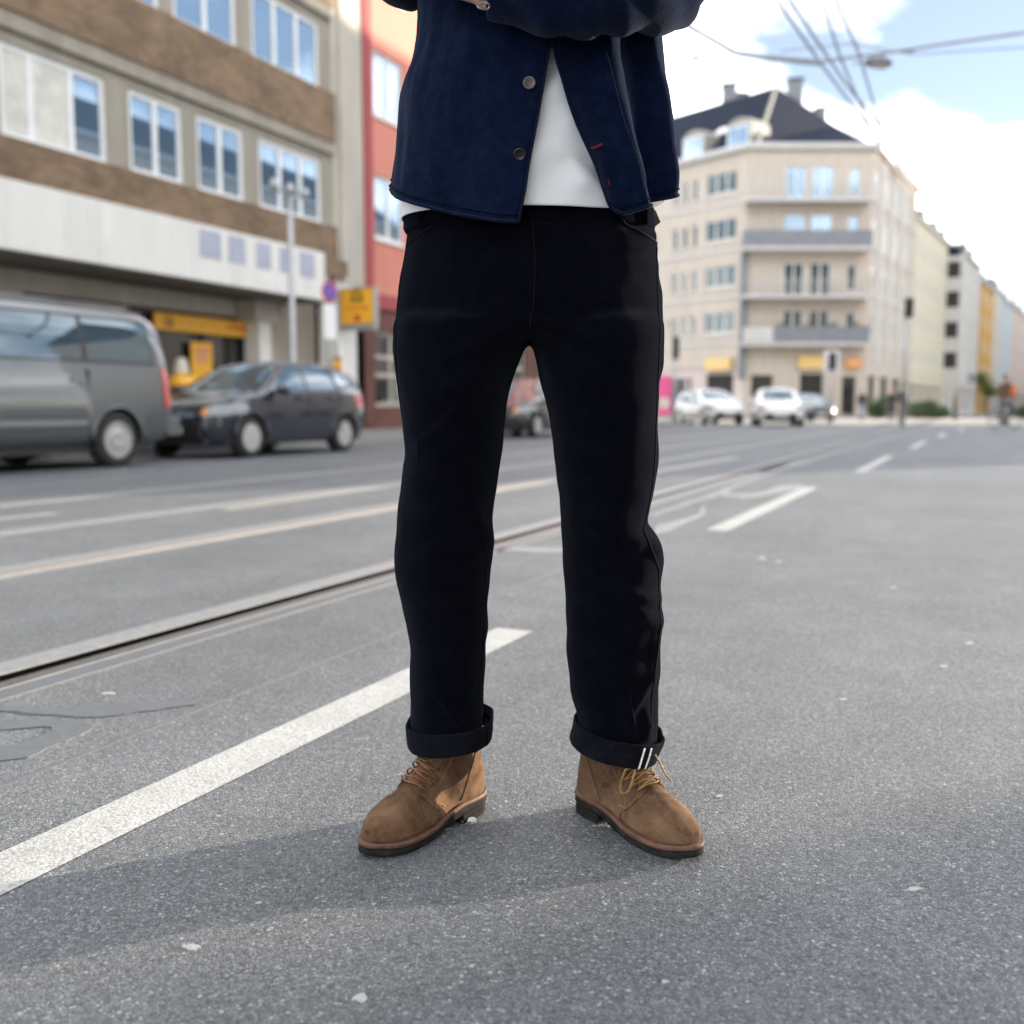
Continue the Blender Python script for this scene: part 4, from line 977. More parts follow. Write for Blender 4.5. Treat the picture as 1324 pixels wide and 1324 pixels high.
def hang_lamp(px, y, D, s, label):
    r_, d_, z = at(px, y, D); t = thing('hanging_lamp', label, 'street lamp', (*w2(r_, D), z), YAW+R(15), 'street lamps hung on span wires')
    MB().loft([superring(0, 0, -.09*s, .30*s, .12*s, 3, 20), superring(0, 0, .0, .34*s, .15*s, 3, 20), superring(0, 0, .07*s, .26*s, .12*s, 3, 20), superring(0, 0, .10*s, .12*s, .06*s, 3, 20)]).build('housing', BALC_G, t, True)
    MB().loft([superring(0, 0, -.13*s, .20*s, .08*s, 3, 20), superring(0, 0, -.091*s, .28*s, .11*s, 3, 20)]).build('diffuser', PATCH2, t, True)
    MB().tube([(0, 0, .09*s), (.2*s, 0, .22*s), (.62*s, 0, .30*s), (.9*s, 0, .32*s)], .03*s, 8).build('hanger', GALV, t, True)
    MB().tube([(-.3*s, 0, .0), (-.65*s, 0, -.10*s)], .025*s, 8).build('stay', GALV, t, True)
hang_lamp(1136, 80, 15, .62, 'grey hanging street lamp in the sky right of the wires')
hang_lamp(897, 76, 22, .34, 'small hanging lamp beside the elbow of the shirt')
wire('thin wire carrying the small lamp beside the shirt', [(840, 77, 22), (900, 75, 22)], .02)

# ------------------------------------------------------------------ greenery
def leaves(mb, c, rad, n, s):
    for _ in range(n):
        v = V((random.gauss(0, 1), random.gauss(0, 1), random.gauss(0, 1))).normalized()*random.random()**.45
        p = V(c)+V((v.x*rad[0], v.y*rad[1], v.z*rad[2])); a = V((random.uniform(-1, 1), random.uniform(-1, 1), random.uniform(-1, 1))).normalized()*s; b = a.orthogonal().normalized()*s*.5
        mb.add([p-a, p+b, p+a, p-b], [(0, 1, 2, 3)])
tr = thing('street_tree', 'small yellow green street tree before the ochre house', 'tree', (*w2((1270-662)/1324*92, 92), 0), YAW)
MB().tube([(0, 0, 0), (.05, 0, 1.2), (.0, .05, 2.2), (.1, 0, 3.2)], [.10, .08, .06, .03], 8).build('trunk', BARK, tr, True)
m = MB(); 
for c, r_ in (((0, 0, 2.7), (.9, .9, 1.0)), ((.5, 0, 2.2), (.7, .7, .6)), ((-.4, 0, 3.3), (.6, .6, .7))): leaves(m, c, r_, 420, .13)
m.build('crown', LEAF2, tr)
for k, (px, D, w_, h_, lab) in enumerate(((1190, 66, 1.5, 1.0, 'broad dark green shrub in front of the cream terrace'), (1211, 68, .8, .7, 'small dark shrub right of the broad one'), (1133, 66, .9, 1.2, 'dark pointed shrub by the corner house entrance'), (1322, 62, .7, .8, 'dark green shrub at the right edge behind the cyclist'))):
    t = thing('shrub', lab, 'shrub', (*w2((px-662)/1324*D, D), 0), YAW, 'shrubs by the crossing')
    m = MB(); leaves(m, (0, 0, h_*.55), (w_, .7, h_*.55), 700, .12); leaves(m, (w_*.3, 0, h_*.9), (w_*.4, .4, h_*.35), 200, .11); m.build('foliage', LEAF, t)
    m = MB(); 
    for q in range(4): m.tube([(.1*q-.15, 0, 0), (.3*q-.45, .1, h_*.8)], .03, 5)
    m.build('stems', BARK, t)

# ------------------------------------------------------------------ people far off
def seg(mb, a, b, r0, r1, n=8):
    a, b = V(a), V(b); k = [0, .25, .5, .75, 1]
    mb.tube([a.lerp(b, t) for t in k], [r0+(r1-r0)*t for t in k], n)
def ball(mb, c, rx, ry, rz, n=10):
    rings = [[(c[0]+rx*cos(b)*cos(2*pi*j/n), c[1]+ry*cos(b)*sin(2*pi*j/n), c[2]+rz*sin(b)) for j in range(n)] for b in [(-.49+.98*i/8)*pi for i in range(9)]]
    mb.loft(rings)
def far_person(label, loc, rz, top, trousers, walk=.18, ride=False, bag=None):
    t = thing('person', label, 'person', loc, rz, None)
    b = MB(); ball(b, (0, -.02, 1.62), .085, .10, .125); seg(b, (0, 0, 1.42), (0, -.01, 1.55), .05, .05)
    for s in (-1, 1): seg(b, (.24*s, -.05, .88), (.25*s, -.08, .76), .035, .03)
    b.add(*[[], []]); body = link('body', remesh(b, 'body', .02, 3, .5, SKIN), t)
    m = MB(); m.loft([superring(0, 0, .88, .17, .12), superring(0, 0, 1.1, .16, .11), superring(0, 0, 1.3, .20, .12), superring(0, 0, 1.43, .15, .09), superring(0, 0, 1.47, .06, .06)])
    for s in (-1, 1): seg(m, (.19*s, 0, 1.40), (.245*s, .02, 1.13), .06, .05); seg(m, (.245*s, .02, 1.13), (.25*s, -.06, .88), .05, .04)
    link('jacket', remesh(m, 'jacket', .02, 3, .5, top), t)
    m = MB(); m.loft([superring(0, 0, .78, .16, .12), superring(0, 0, .95, .165, .115)])
    for s in (-1, 1):
        w_ = walk*s; bend = .14 if ride else .02
        seg(m, (.09*s, 0, .85), (.10*s, -w_*.6-bend, .48), .09, .06); seg(m, (.10*s, -w_*.6-bend, .48), (.10*s, w_*.3+.02, .08), .06, .045)
    link('trousers', remesh(m, 'trousers', .02, 3, .5, trousers), t)
    for s in (-1, 1):
        w_ = walk*s; m = MB(); m.loft([superring(.10*s, w_*.3-.04+.0, .0, .045, .13, 3, 12), superring(.10*s, w_*.3-.03, .06, .04, .11, 3, 12), superring(.10*s, w_*.3+.02, .1, .03, .04, 3, 12)]); m.build('shoe', DARKCL, t, True)
    m = MB(); ball(m, (0, .015, 1.665), .092, .10, .10); link('hair', remesh(m, 'hair', .02, 2, .5, HAIR), t)
    if bag:
        m = MB(); m.loft([superring(.24, .05, .95, .16, .10, 3, 16), superring(.26, .05, 1.35, .17, .11, 3, 16)]); m.build('bag', bag, t, True)
    return t
def P_(px, D): return (*w2((px-662)/1324*D, D), 0)
far_person('person in dark top and pale blue trousers walking before the corner house', P_(1112, 58), YAW, DARKCL, JEANBL)
far_person('person in dark jacket and grey trousers standing by the cream house', P_(1164, 46), YAW+.5, DARKCL, GREYTR, .05)
far_person('person in dark clothes farther back left of the standing one', P_(1150, 56), YAW-.6, DARKCL, DARKCL, .1)
far_person('person in brown jacket by the grey loggia house', P_(1232, 62), YAW+1.2, BROWNCL, DARKCL, .2)
bk = thing('bicycle', 'bicycle ridden towards the camera at the right edge', 'bicycle', P_(1296, 35), YAW+R(12))
for y in (-.52, .52):
    m = MB(); m.tube([(0, y+.32*cos(2*pi*k/28), .335+.32*sin(2*pi*k/28)) for k in range(29)], .018, 8, False); w_ = m.build('wheel', TYRE, bk)
    m = MB()
    for k in range(10): a = pi*k/10; m.tube([(0, y-.31*cos(a), .335-.31*sin(a)), (0, y+.31*cos(a), .335+.31*sin(a))], .003, 4)
    m.build('spokes', GALV, w_)
m = MB(); 
for a, b in (((0,-.40,.85),(0,-.52,.335)), ((0,-.36,.78),(0,.05,.30)), ((0,.05,.30),(0,.18,.82)), ((0,.16,.74),(0,-.38,.80)), ((0,.05,.30),(0,.52,.335)), ((0,.16,.74),(0,.52,.335)), ((0,-.40,.85),(0,-.37,.98))): m.tube([a, b], .017, 6)
m.build('frame', DARKCL, bk); MB().tube([(-.28,-.25,.98),(-.2,-.36,1.0),(.2,-.36,1.0),(.28,-.25,.98)], .014, 6).build('handlebar', GALV, bk)
MB().loft([superring(0,.2,.82,.06,.13,2.5,14), superring(0,.22,.88,.08,.13,2.5,14)]).build('saddle', DARKCL, bk, True); MB().box(-.16,.16,.02,.06,.26,.32).build('pedals', BLACKPL, bk)
rd = far_person('cyclist in brown jacket with an orange bag riding at the right edge', (*P_(1296, 35.1)[:2], .12), YAW+R(12), BROWNCL, GREYTR, .16, True, ORANGE)

# ------------------------------------------------------------------ the standing person; frame: x right, y away from the camera, z up
BR, BD = .03, 1.72
person = thing('person', 'person standing on the road, navy overshirt, black turned-up jeans, brown suede boots, arms crossed', 'person', (*w2(BR, BD), 0), YAW)
def L(px, py, D=BD):
    r_, d_, z = at(px, py, D); return r_-BR, d_-BD, z
def zrow(y, D=BD): return L(662, y, D)[2]
# silhouettes measured on the photo rows: (row, left, right)
LEGL = [(420,509.5,700),(430,509,691),(441,509.5,685.2),(448,508.6,680),(454,509,676.5),(463,510,673),(475,511,668),(496,513.5,661),(519,516,657),(540,518.5,653.5),(555,520,652),(575,524,651),(585,524.5,650.5),(599,522.5,648.5),(620,520,643.5),(640,518.5,639.5),(660,516,638),(690,513.5,636.5),(706,512.6,636),(745,512,632.5),(781,519,630.5),(817,525.6,629.8),(857,528.7,628),(902,529,626),(930,531.5,624.8),(960,532,624)]
LEGR = [(420,672,857.8),(430,681,857.8),(441,685,857.5),(448,688,857),(463,692,856),(475,695.5,855.5),(496,700.6,851),(525,708,850.5),(555,713,850),(575,716,849.6),(599,718.5,848.6),(620,721.5,846),(640,725,843),(660,726.5,838),(677,726.6,835.5),(688,726.5,842),(697,726.7,850),(712,727,853.5),(730,728.5,855),(760,730.2,854.4),(780,731.5,855.5),(796,732.4,857.2),(815,733,857),(842,733.8,856.5),(872,735.2,855),(890,738,854),(908,742,853),(926,746.5,852),(945,748,851),(970,750,850)]
PELV = [(272,525,842.5),(285,526.5,844),(304,526.5,846),(320,524.5,848.5),(334,522,850),(350,519,852),(378,514,856),(400,512.5,857.3),(420,511,857.6),(430,510,857.6)]
def leg_rings(tab, depth, yc):
    out = []
    y = tab[0][0]
    while y <= tab[-1][0]:
        a = lerpt([(t[0], t[1]) for t in tab], y); b = lerpt([(t[0], t[2]) for t in tab], y)
        z = zrow(y); x0 = L(a, y)[0]; x1 = L(b, y)[0]
        out.append(superring((x0+x1)/2, lerpt(yc, z), z, (x1-x0)/2, lerpt(depth, z), 2.25, 56)); y += 5
    if tab is not PELV:      # the leg tops fade away inside the hips
        top = [(sum(c[0] for c in out[0])/56, sum(c[1] for c in out[0])/56)][0]; pre = []
        for dy, k in ((34, .45), (24, .66), (15, .83), (7, .94)):
            z = zrow(tab[0][0]-dy); pre.append([(top[0]+(c[0]-top[0])*(k+(1-k)*.4), top[1]+(c[1]-top[1])*k, z) for c in out[0]])
        out = pre+out
    return out
dleg = [(.10,.083),(.25,.088),(.45,.093),(.60,.105),(.75,.118),(.86,.125)]
ycen = [(.10,.02),(.3,.022),(.45,.005),(.6,.0),(.8,.0),(1.1,0)]
m = MB(); m.loft(leg_rings(LEGL, dleg, ycen)); m.loft(leg_rings(LEGR, dleg, ycen))
pr_ = leg_rings(PELV, [(.80,.1225),(.83,.124),(.90,.136),(.98,.128),(1.03,.116),(1.06,.108)], [(.8,.0),(.92,.010),(1.06,.0)])
for dy, k in ((4, .96), (8, .87), (12, .70)): pr_.append([(c[0], c[1]*k, zrow(430+dy)) for c in pr_[-1]] if False else [(x*(1-.02*dy/4), y*k, zrow(430+dy)) for x, y, z in pr_[-1]])
m.loft(pr_)
jm = remesh(m, 'jeans', .0046, 7, .5, DENIM)
def ridge(p, a, b, w, h):       # a soft fold along the segment a-b in (x, z)
    ax, az = a; bx, bz = b; dx, dz = bx-ax, bz-az; l2 = dx*dx+dz*dz
    t = max(0, min(1, ((p.x-ax)*dx+(p.z-az)*dz)/l2)); qx, qz = ax+t*dx-p.x, az+t*dz-p.z
    d2 = (qx*qx+qz*qz)/(w*w); return 1.4*h*math.exp(-d2)*(1-.6*abs(2*t-1)) if d2 < 9 else 0
def px2(*q):
    o = []
    for i in range(0, len(q), 2): a_ = L(q[i], q[i+1]); o.append((a_[0], a_[2]))
    return o
FOLDS = []
for seg_, w_, h_ in (((800,752,850,772), .010, .007), ((806,772,848,800), .012, .006), ((770,740,812,762), .012, .004), ((835,690,850,720), .012, .006), ((790,700,846,688), .013, .005), ((848,800,838,868), .010, .006), ((838,868,812,905), .009, .006), ((812,905,808,940), .008, .005), ((830,905,834,942), .007, .005),
        ((566,878,600,928), .006, .005), ((548,900,566,878), .010, .003), ((545,575,625,505), .007, .0035), ((528,720,600,690), .016, .004), ((616,650,632,700), .010, .005), ((540,770,612,752), .016, .003), ((560,840,620,822), .016, .003),
        ((800,318,846,306), .009, .006), ((796,334,850,322), .010, .005), ((806,352,852,344), .012, .004), ((664,428,588,470), .014, .005), ((668,452,560,520), .018, .005), ((706,430,770,452), .014, .005), ((716,470,800,505), .018, .004), ((655,380,612,330), .018, .003), ((720,360,790,300), .02, .003), ((625,700,560,738), .02, .003), ((740,800,800,830), .02, .003), ((756,870,816,852), .016, .004), ((740,650,826,668), .018, .004)):
    (a_, b_) = px2(*seg_); FOLDS.append((a_, b_, w_, h_))
def jdef(co, no):
    front = max(0, min(1, .5-no.y*1.2))
    h = sum(ridge(co, *f) for f in FOLDS)*front
    h += noise.noise(V((co.x*9, co.y*9, co.z*5)))*.0035+noise.noise(V((co.x*14+5, co.y*14, co.z*15)))*.002+noise.noise(V((co.x*22+3, co.y*22, co.z*26)))*.0018
    st = max(0, min(1, (.46-co.z)/.25)); h += .0032*st*sin(co.z*88+(co.x*16 if co.x > .05 else -co.x*20)+3.2*noise.noise(V((co.x*6, co.y*6, co.z*5+(4 if co.x > .05 else 0)))))*max(0, .25+noise.noise(V((co.x*11, co.y*11+2, co.z*9))))
    kn = math.exp(-((co.z-.50)/.09)**2); h += .0035*kn*sin(co.z*62-co.x*38+3*noise.noise(V((co.x*8, co.y*8, co.z*6))))*max(0, .2+noise.noise(V((co.x*9+7, co.y*9, co.z*8))))
    return co+no*h
deform(jm, jdef)
jeans = link('jeans', jm, person)
jb = BVHTree.FromPolygons([v.co[:] for v in jm.vertices], [p.vertices[:] for p in jm.polygons])
def onfront(tree, x, z, off=.001, y0=-.6, d=(0, 1, 0)):
    h = tree.ray_cast(V((x, y0, z)), V(d))
    if h[0] is None: h = tree.find_nearest(V((x, -.12, z)))
    n = h[1] if h[1].dot(V(d)) < 0 else -h[1]
    return h[0]+n*off, n
def surf_line(tree, pts, r, name, mat, parent, off=.0006, n=14, sm=True):
    P = []
    for i in range(len(pts)-1):
        for k in range(n): t = k/n; P.append((pts[i][0]*(1-t)+pts[i+1][0]*t, pts[i][1]*(1-t)+pts[i+1][1]*t))
    P.append(pts[-1]); return MB().tube([onfront(tree, x, z, off)[0] for x, z in P], r, 5).build(name, mat, parent, sm)
surf_line(jb, px2(845,318,846,420,842,540,838,620,826,680,846,730,850,800,842,860,836,930), .0013, 'outer_seam', DSEAM, jeans, .0005)
surf_line(jb, px2(530,300,516,400,516,450,520,520,523,600), .0013, 'outer_seam', DSEAM, jeans, .0005)
surf_line(jb, px2(630,690,628,780,622,860,618,925), .0012, 'inner_seam', DSEAM, jeans, .0005)
surf_line(jb, px2(808,870,812,905,818,940), .0012, 'inner_seam', DSEAM, jeans, .0005)
surf_line(jb, px2(686,292,690,350,688,405,682,436), .0014, 'fly_seam', DSEAM, jeans, .0005)
surf_line(jb, px2(786,282,800,302,822,312,846,318), .0016, 'pocket_seam', DSEAM, jeans, .0006)
surf_line(jb, px2(580,282,566,302,546,314,527,320), .0016, 'pocket_seam', DSEAM, jeans, .0006)
# waistband
m = MB(); rg = []
for y, k in ((270,1.0),(274,1.004),(297,1.012),(301,1.0)):
    x0 = L(524.5, y)[0]; x1 = L(843.5, y)[0]; rg.append(superring((x0+x1)/2, 0, zrow(y), (x1-x0)/2*k+.001, .119*k, 2.25, 64))
m.loft(rg, True, True, True); m.build('waistband', DENIM, jeans, True)
for x in (550, 826):
    a_ = L(x, 284); m = MB(); p0, n0 = onfront(jb, a_[0], a_[2]); m.box(a_[0]-.006, a_[0]+.006, p0.y-.012, p0.y-.003, zrow(300), zrow(272)); m.build('belt_loop', DENIM, jeans, bevel=.002)
a_ = L(848, 282); MB().loft([[(a_[0]-.006, .03, zrow(262)), (a_[0]+.004, .03, zrow(268)), (a_[0]+.012, .03, zrow(283)), (a_[0]-.004, .03, zrow(293))], [(a_[0]-.006, .04, zrow(262)), (a_[0]+.004, .04, zrow(268)), (a_[0]+.012, .04, zrow(283)), (a_[0]-.004, .04, zrow(293))]]).build('leather_tab', LEATHER, jeans)
# turned-up cuffs: a thick folded band, tilted
def cuff(name, xl_t, xr_t, xl_b, xr_b, yTl, yTr, yBl, yBr, cy, dep, seamx, selv):
    N = 64; rings = []
    def ring(xl, xr, yl, yr, k, dz=0):
        x0, x1 = L(xl, (yl+yr)/2)[0], L(xr, (yl+yr)/2)[0]; cx = (x0+x1)/2; a = (x1-x0)/2; out = []
        for j in range(N):
            t = 2*pi*j/N; x = cx+a*k*sgnp(cos(t), 2/2.3); y = cy+dep*k*sgnp(sin(t), 2/2.3)
            u = (x-x0)/(x1-x0); z = zrow(yl+(yr-yl)*u)+dz
            w_ = .0032*noise.noise(V((cos(t)*2.2+x, sin(t)*2.2, z*14+k)))+.0016*noise.noise(V((cos(t)*6, sin(t)*6, z*60)))
            out.append((x+w_*cos(t)*1.5, y+w_*sin(t)*1.5, z+w_*.8))
        return out
    mid = lambda a, b, f: a+(b-a)*f
    rings.append(ring(xl_t, xr_t, yTl, yTr, .90, -.012)); rings.append(ring(xl_t, xr_t, yTl, yTr, .955, -.001)); rings.append(ring(xl_t, xr_t, yTl, yTr, .975, .0012)); rings.append(ring(xl_t, xr_t, yTl, yTr, .995, .0))
    for f in (.08, .2, .35, .5, .65, .8, .9):
        rings.append(ring(mid(xl_t, xl_b, f), mid(xr_t, xr_b, f), mid(yTl, yBl, f), mid(yTr, yBr, f), 1.0))
    rings.append(ring(xl_b, xr_b, yBl, yBr, .995, .002)); rings.append(ring(xl_b, xr_b, yBl, yBr, .975, -.0005)); rings.append(ring(xl_b, xr_b, yBl, yBr, .94, .0015)); rings.append(ring(xl_b, xr_b, yBl, yBr, .90, .012)); rings.append(ring(xl_b, xr_b, yBl, yBr, .86, .03))
    mm = MB().loft(rings, True, False, False); me = mm.mesh('cuff', DENIM_IN, True)
    me = evalmesh(me, [('SUBSURF', dict(levels=1, render_levels=1))], 'cuff'); me.polygons.foreach_set('use_smooth', [True]*len(me.polygons))
    o = link('cuff', me, jeans); tree = BVHTree.FromPolygons([v.co[:] for v in me.vertices], [p.vertices[:] for p in me.polygons])
    z0, z1 = zrow((yTl+yTr)/2), zrow((yBl+yBr)/2)
    for (x, kind) in seamx:
        xx = L(x, (yTl+yBl)/2, BD-.082)[0]; u = (x-xl_t)/(xr_t-xl_t); zt = zrow(yTl+(yTr-yTl)*u)-.002; zb = zrow(yBl+(yBr-yBl)*u)-.0015+.004
        dx = kind[1]
        pts = [(xx+dx*k/10, zt+(zb-zt)*k/10) for k in range(11)]
        if kind[0] == 'w':
            P_s = [onfront(tree, a, b, .0006)[0] for a, b in pts]; mm = MB(); mm.tube(P_s, [.0013+.0004*(k % 2) for k in range(11)], 6); mm.build('selvedge_line', SELV, o, True)
        else:
            P_s = [onfront(tree, a, b, .0008)[0] for a, b in pts]; MB().tube(P_s, .0016, 6).build('cuff_seam', DSEAM, o, True)
    return o
cuff('cuff', 522.5, 638.5, 526, 636.5, 936, 929, 966, 957, .022, .098, [(614, ('s', .001)), (628, ('s', .0))], False)
cuff('cuff', 741, 861, 736.5, 849.5, 932, 953, 961, 983, .02, .098, [(835, ('w', -.010)), (844.5, ('w', -.010))], True)

# boots ------------------------------------------------------------
WT = [(0,.003),(.004,.014),(.012,.023),(.03,.0305),(.06,.0335),(.09,.033),(.12,.034),(.15,.039),(.18,.044),(.21,.0452),(.235,.0418),(.255,.0335),(.270,.0215),(.278,.010),(.281,.002)]
CTt = [(0,0),(.09,.0),(.14,-.002),(.2,-.001),(.281,.003)]
def zf(x):
    t = max(0, min(1, (x-.075)/.085)); t = t*t*(3-2*t); z = .031+(.0125-.031)*t
    if x > .2: z += .006*((x-.2)/.08)**2
    return z
def outline(grow, side, n=56, x0=0, x1=.281, cut=None):
    P_s = []
    xs = [.1405*(1-cos(pi*k/n)) for k in range(n+1)]
    for s in (1, -1):
        for x in (xs if s == 1 else xs[::-1][1:-1]):
            w_ = lerpt(WT, x); c = lerpt(CTt, x)*side
            dx = -grow if x < .02 else (grow if x > .262 else 0)
            g = grow*(1 if .02 < x < .262 else .8)
            P_s.append((x+dx*(1-min(1, w_/.03)), c+s*(w_+g)))
    return P_s
def slab(mb, P_s, f0, f1, rnd=.0012):
    cx = sum(p[0] for p in P_s)/len(P_s)
    def rg(k, f, dz): 
        return [((p[0]-cx)*(1-k*8)+cx if False else p[0]+(cx-p[0])*k*6, p[1]*(1-k*22), f(p[0])+dz) for p in P_s]
    mb.loft([rg(rnd*1.2, f0, 0), rg(0, f0, rnd), rg(0, f1, -rnd), rg(rnd*1.2, f1, 0)])
def boot(label_side, loc, rz, lace_mat, bow):
    """x from heel to toe, y sideways, z up; local to the boot's empty"""
    side = label_side
    bt = empty('boot', loc, rz); bt.parent = person
    m = MB(); slab(m, outline(.0045, side), lambda x: max(.0, zf(x)-.0115), lambda x: zf(x)-.0005); o1 = m.build('outsole', RUBBER, bt, True)
    m = MB(); slab(m, outline(.0058, side), lambda x: zf(x), lambda x: zf(x)+.0075, .0014); wl = m.build('welt', WELT, bt, True)
    hp = [p for p in outline(.003, side) if p[0] < .084]
    top = [p for p in hp if p[1] > 0]; bot = [p for p in hp if p[1] <= 0]
    hp = sorted(top, key=lambda p: p[0])+sorted(bot, key=lambda p: -p[0])
    m = MB(); m.loft([[(p[0]*1.0+.002, p[1]*.97, 0) for p in hp], [(p[0], p[1], .0015) for p in hp], [(p[0], p[1], .0095) for p in hp]]); m.build('heel', RUBBER, bt, False)
    m = MB(); m.loft([[(p[0]+.0006, p[1]*.985, .0100) for p in hp], [(p[0]+.0003, p[1]*.995, zf(0)-.012) for p in hp]]); m.build('heel_lift', RUBBER, bt, False)
    # welt stitching
    ol = outline(.0040, side); m = MB(); acc = 0
    for i in range(len(ol)):
        a, b = V((*ol[i], 0)), V((*ol[(i+1) % len(ol)], 0)); d = (b-a).length
        nst = max(1, int(d/.0042))
        for k in range(nst):
            q0 = a.lerp(b, k/nst); q1 = a.lerp(b, (k+.62)/nst)
            q0.z = zf(q0.x)+.0078; q1.z = zf(q1.x)+.0078; m.tube([q0, q1], .00065, 4)
    m.build('welt_stitching', THREAD, wl)
    # upper: vamp swept along the foot + shaft, fused
    m = MB(); rings = []
    HV = [(.0,.05),(.05,.07),(.10,.115),(.13,.118),(.155,.104),(.18,.087),(.205,.074),(.23,.066),(.25,.059),(.263,.051),(.271,.042),(.276,.032)]
    for x in [.012,.03,.05,.07,.09,.11,.13,.15,.17,.19,.21,.225,.24,.252,.261,.268,.273,.2765]:
        w_ = max(.004, lerpt(WT, x)-.0022); h = lerpt(HV, x); z0 = zf(x)+.004; c = lerpt(CTt, x)*side; n = 2.5 if x > .2 else 2.2; rg = []
        for j in range(40):
            t = 2*pi*j/40
            yy = w_*sgnp(cos(t), 2/n); zz = sin(t)
            if zz >= 0:
                tp_ = abs(zz)**(2/(2.2 if x > .19 else 1.75)); zz = (h-z0)*tp_
                nar = 1-.25*max(0, min(1, (.19-x)/.05))*tp_; yy *= nar
            else: zz = -.004*abs(zz)
            rg.append((x, c+yy, z0+.006+zz))
        rings.append(rg)
    m.loft(rings)
    SH = [(.030,.000,.120,.0325),(.05,-.001,.135,.033),(.07,.001,.142,.0335),(.09,.006,.143,.034),(.11,.011,.140,.035),(.13,.013,.136,.0375),(.155,.013,.133,.041),(.175,.012,.132,.043)]
    m.loft([superring((a+b)/2, 0, z, (b-a)/2, w_, 2.2, 44) for z, a, b, w_ in SH])
    me = remesh(m, 'upper', .0028, 7, .5, SUEDE)
    def bdef(co, no):
        k = noise.noise(V((co.x*26, co.y*26, co.z*26+side)))*.0011+noise.noise(V((co.x*60, co.y*60, co.z*60)))*.0004
        # creases across the flex of the toe and at the ankle
        if .15 < co.x < .24 and co.z > .045:
            k -= .0011*math.exp(-((co.x-.205-co.y*.25)/.004)**2)+.0009*math.exp(-((co.x-.19-co.y*.1)/.005)**2)
        if co.z > .085: k += .0012*sin((co.z*170+co.x*40))*max(0, min(1, (.16-co.x)/.05))*(.4+.6*noise.noise(V((co.x*15, co.y*15, 3))))
        return co+no*k
    deform(me, bdef)
    bm = bmesh.new(); bm.from_mesh(me)
    tree = BVHTree.FromBMesh(bm)
    # facing/quarter pieces lying over the vamp
    FY = .0125
    QP = [(-.02,.02),(.132,.02),(.136,.040),(.149,.047),(.162,.060),(.179,.080),(.186,.2),(-.02,.2)]
    for s in (1, -1):
        b2 = bm.copy()
        g = b2.faces[:]+b2.edges[:]+b2.verts[:]
        bmesh.ops.bisect_plane(b2, geom=g, plane_co=(0, s*FY, 0), plane_no=(0, s, 0), clear_inner=True)
        fs = cut_region(b2, QP, (0, 2), lambda c, n: True)
        qm = faces_to_mesh(fs, 'quarter', SUEDE, .0022); b2.free()
        qo = link('quarter', qm, bt); so = qo.modifiers.new('thickness', 'SOLIDIFY'); so.thickness = .0022; so.offset = -1
        qt = BVHTree.FromPolygons([v.co[:] for v in qm.vertices], [p.vertices[:] for p in qm.polygons])
        def sidept(x, z): 
            h = qt.ray_cast(V((x, s*.2, z)), V((0, -s, 0)))
            if h[0] is None: h = qt.find_nearest(V((x, s*.04, z)))
            return h[0]+h[1]*.0006
        def stitch(pts, name, gap=.0042, r=.00055):
            m = MB()
            for i in range(len(pts)-1):
                a, b = V((*pts[i], 0)), V((*pts[i+1], 0)); n = max(1, int((b-a).length/gap))
                for k in range(n):
                    q = [a.lerp(b, (k+f)/n) for f in (0, .35, .7)]; m.tube([sidept(p.x, p.y) for p in q], r, 4)
            m.build(name, THREAD, bt)
        stitch([(.101,.150),(.112,.115),(.130,.080),(.147,.051)], 'stitch_line'); stitch([(.147,.051),(.158,.062),(.172,.079)], 'stitch_line')
        stitch([(.135,.128),(.150,.110),(.170,.086)], 'stitch_line'); stitch([(.040,.150),(.050,.120),(.062,.085),(.082,.045)], 'stitch_line', .0046)
        # raised strip of the heel counter beside the diagonal seam
        m = MB(); P_s = [sidept(.0375+.042*k/16+.006*(k/16)**2, .150-.105*k/16) for k in range(17)]; m.tube(P_s, .0013, 5); m.build('counter_edge', SUEDE, bt, True)
        pts = [sidept(x, z) for x, z in ((.124,.045),(.129,.049),(.134,.0505),(.140,.0505),(.146,.0495))]; MB().tube(pts, .0011, 5).build('tab_stitch', THREAD, bt, True)
    # tongue: a softer leather strip up the middle
    b2 = bm.copy(); g = b2.faces[:]+b2.edges[:]+b2.verts[:]
    bmesh.ops.bisect_plane(b2, geom=g, plane_co=(0, FY+.004, 0), plane_no=(0, 1, 0), clear_outer=True)
    g = b2.faces[:]+b2.edges[:]+b2.verts[:]; bmesh.ops.bisect_plane(b2, geom=g, plane_co=(0, -FY-.004, 0), plane_no=(0, -1, 0), clear_outer=True)
    fs = cut_region(b2, [(.10,.085),(.174,.078),(.180,.2),(.10,.2)], (0, 2), lambda c, n: n.x+n.z > .3)
    link('tongue', faces_to_mesh(fs, 'tongue', TONGUE, .0008), bt); b2.free()
    bm.free(); link('upper', me, bt)
    # eyelets and laces
    def top(x, y, off):
        n0 = V((.75, 0, .66)).normalized(); o = V((x, y, lerpt([(.125,.152),(.14,.122),(.155,.108),(.17,.094),(.18,.088)], x)))+n0*.05
        h = tree.ray_cast(o, -n0)
        if h[0] is None: h = tree.find_nearest(V((x, y, .1)))
        return h[0]+h[1]*off
    RW_ = [.1735, .1625, .1515, .1415, .1335, .128]
    ZR = [.0, 0, 0, 0, .008, .022]
    def eye(i, s): return top(RW_[i], s*.0205, .003)
    ey = []
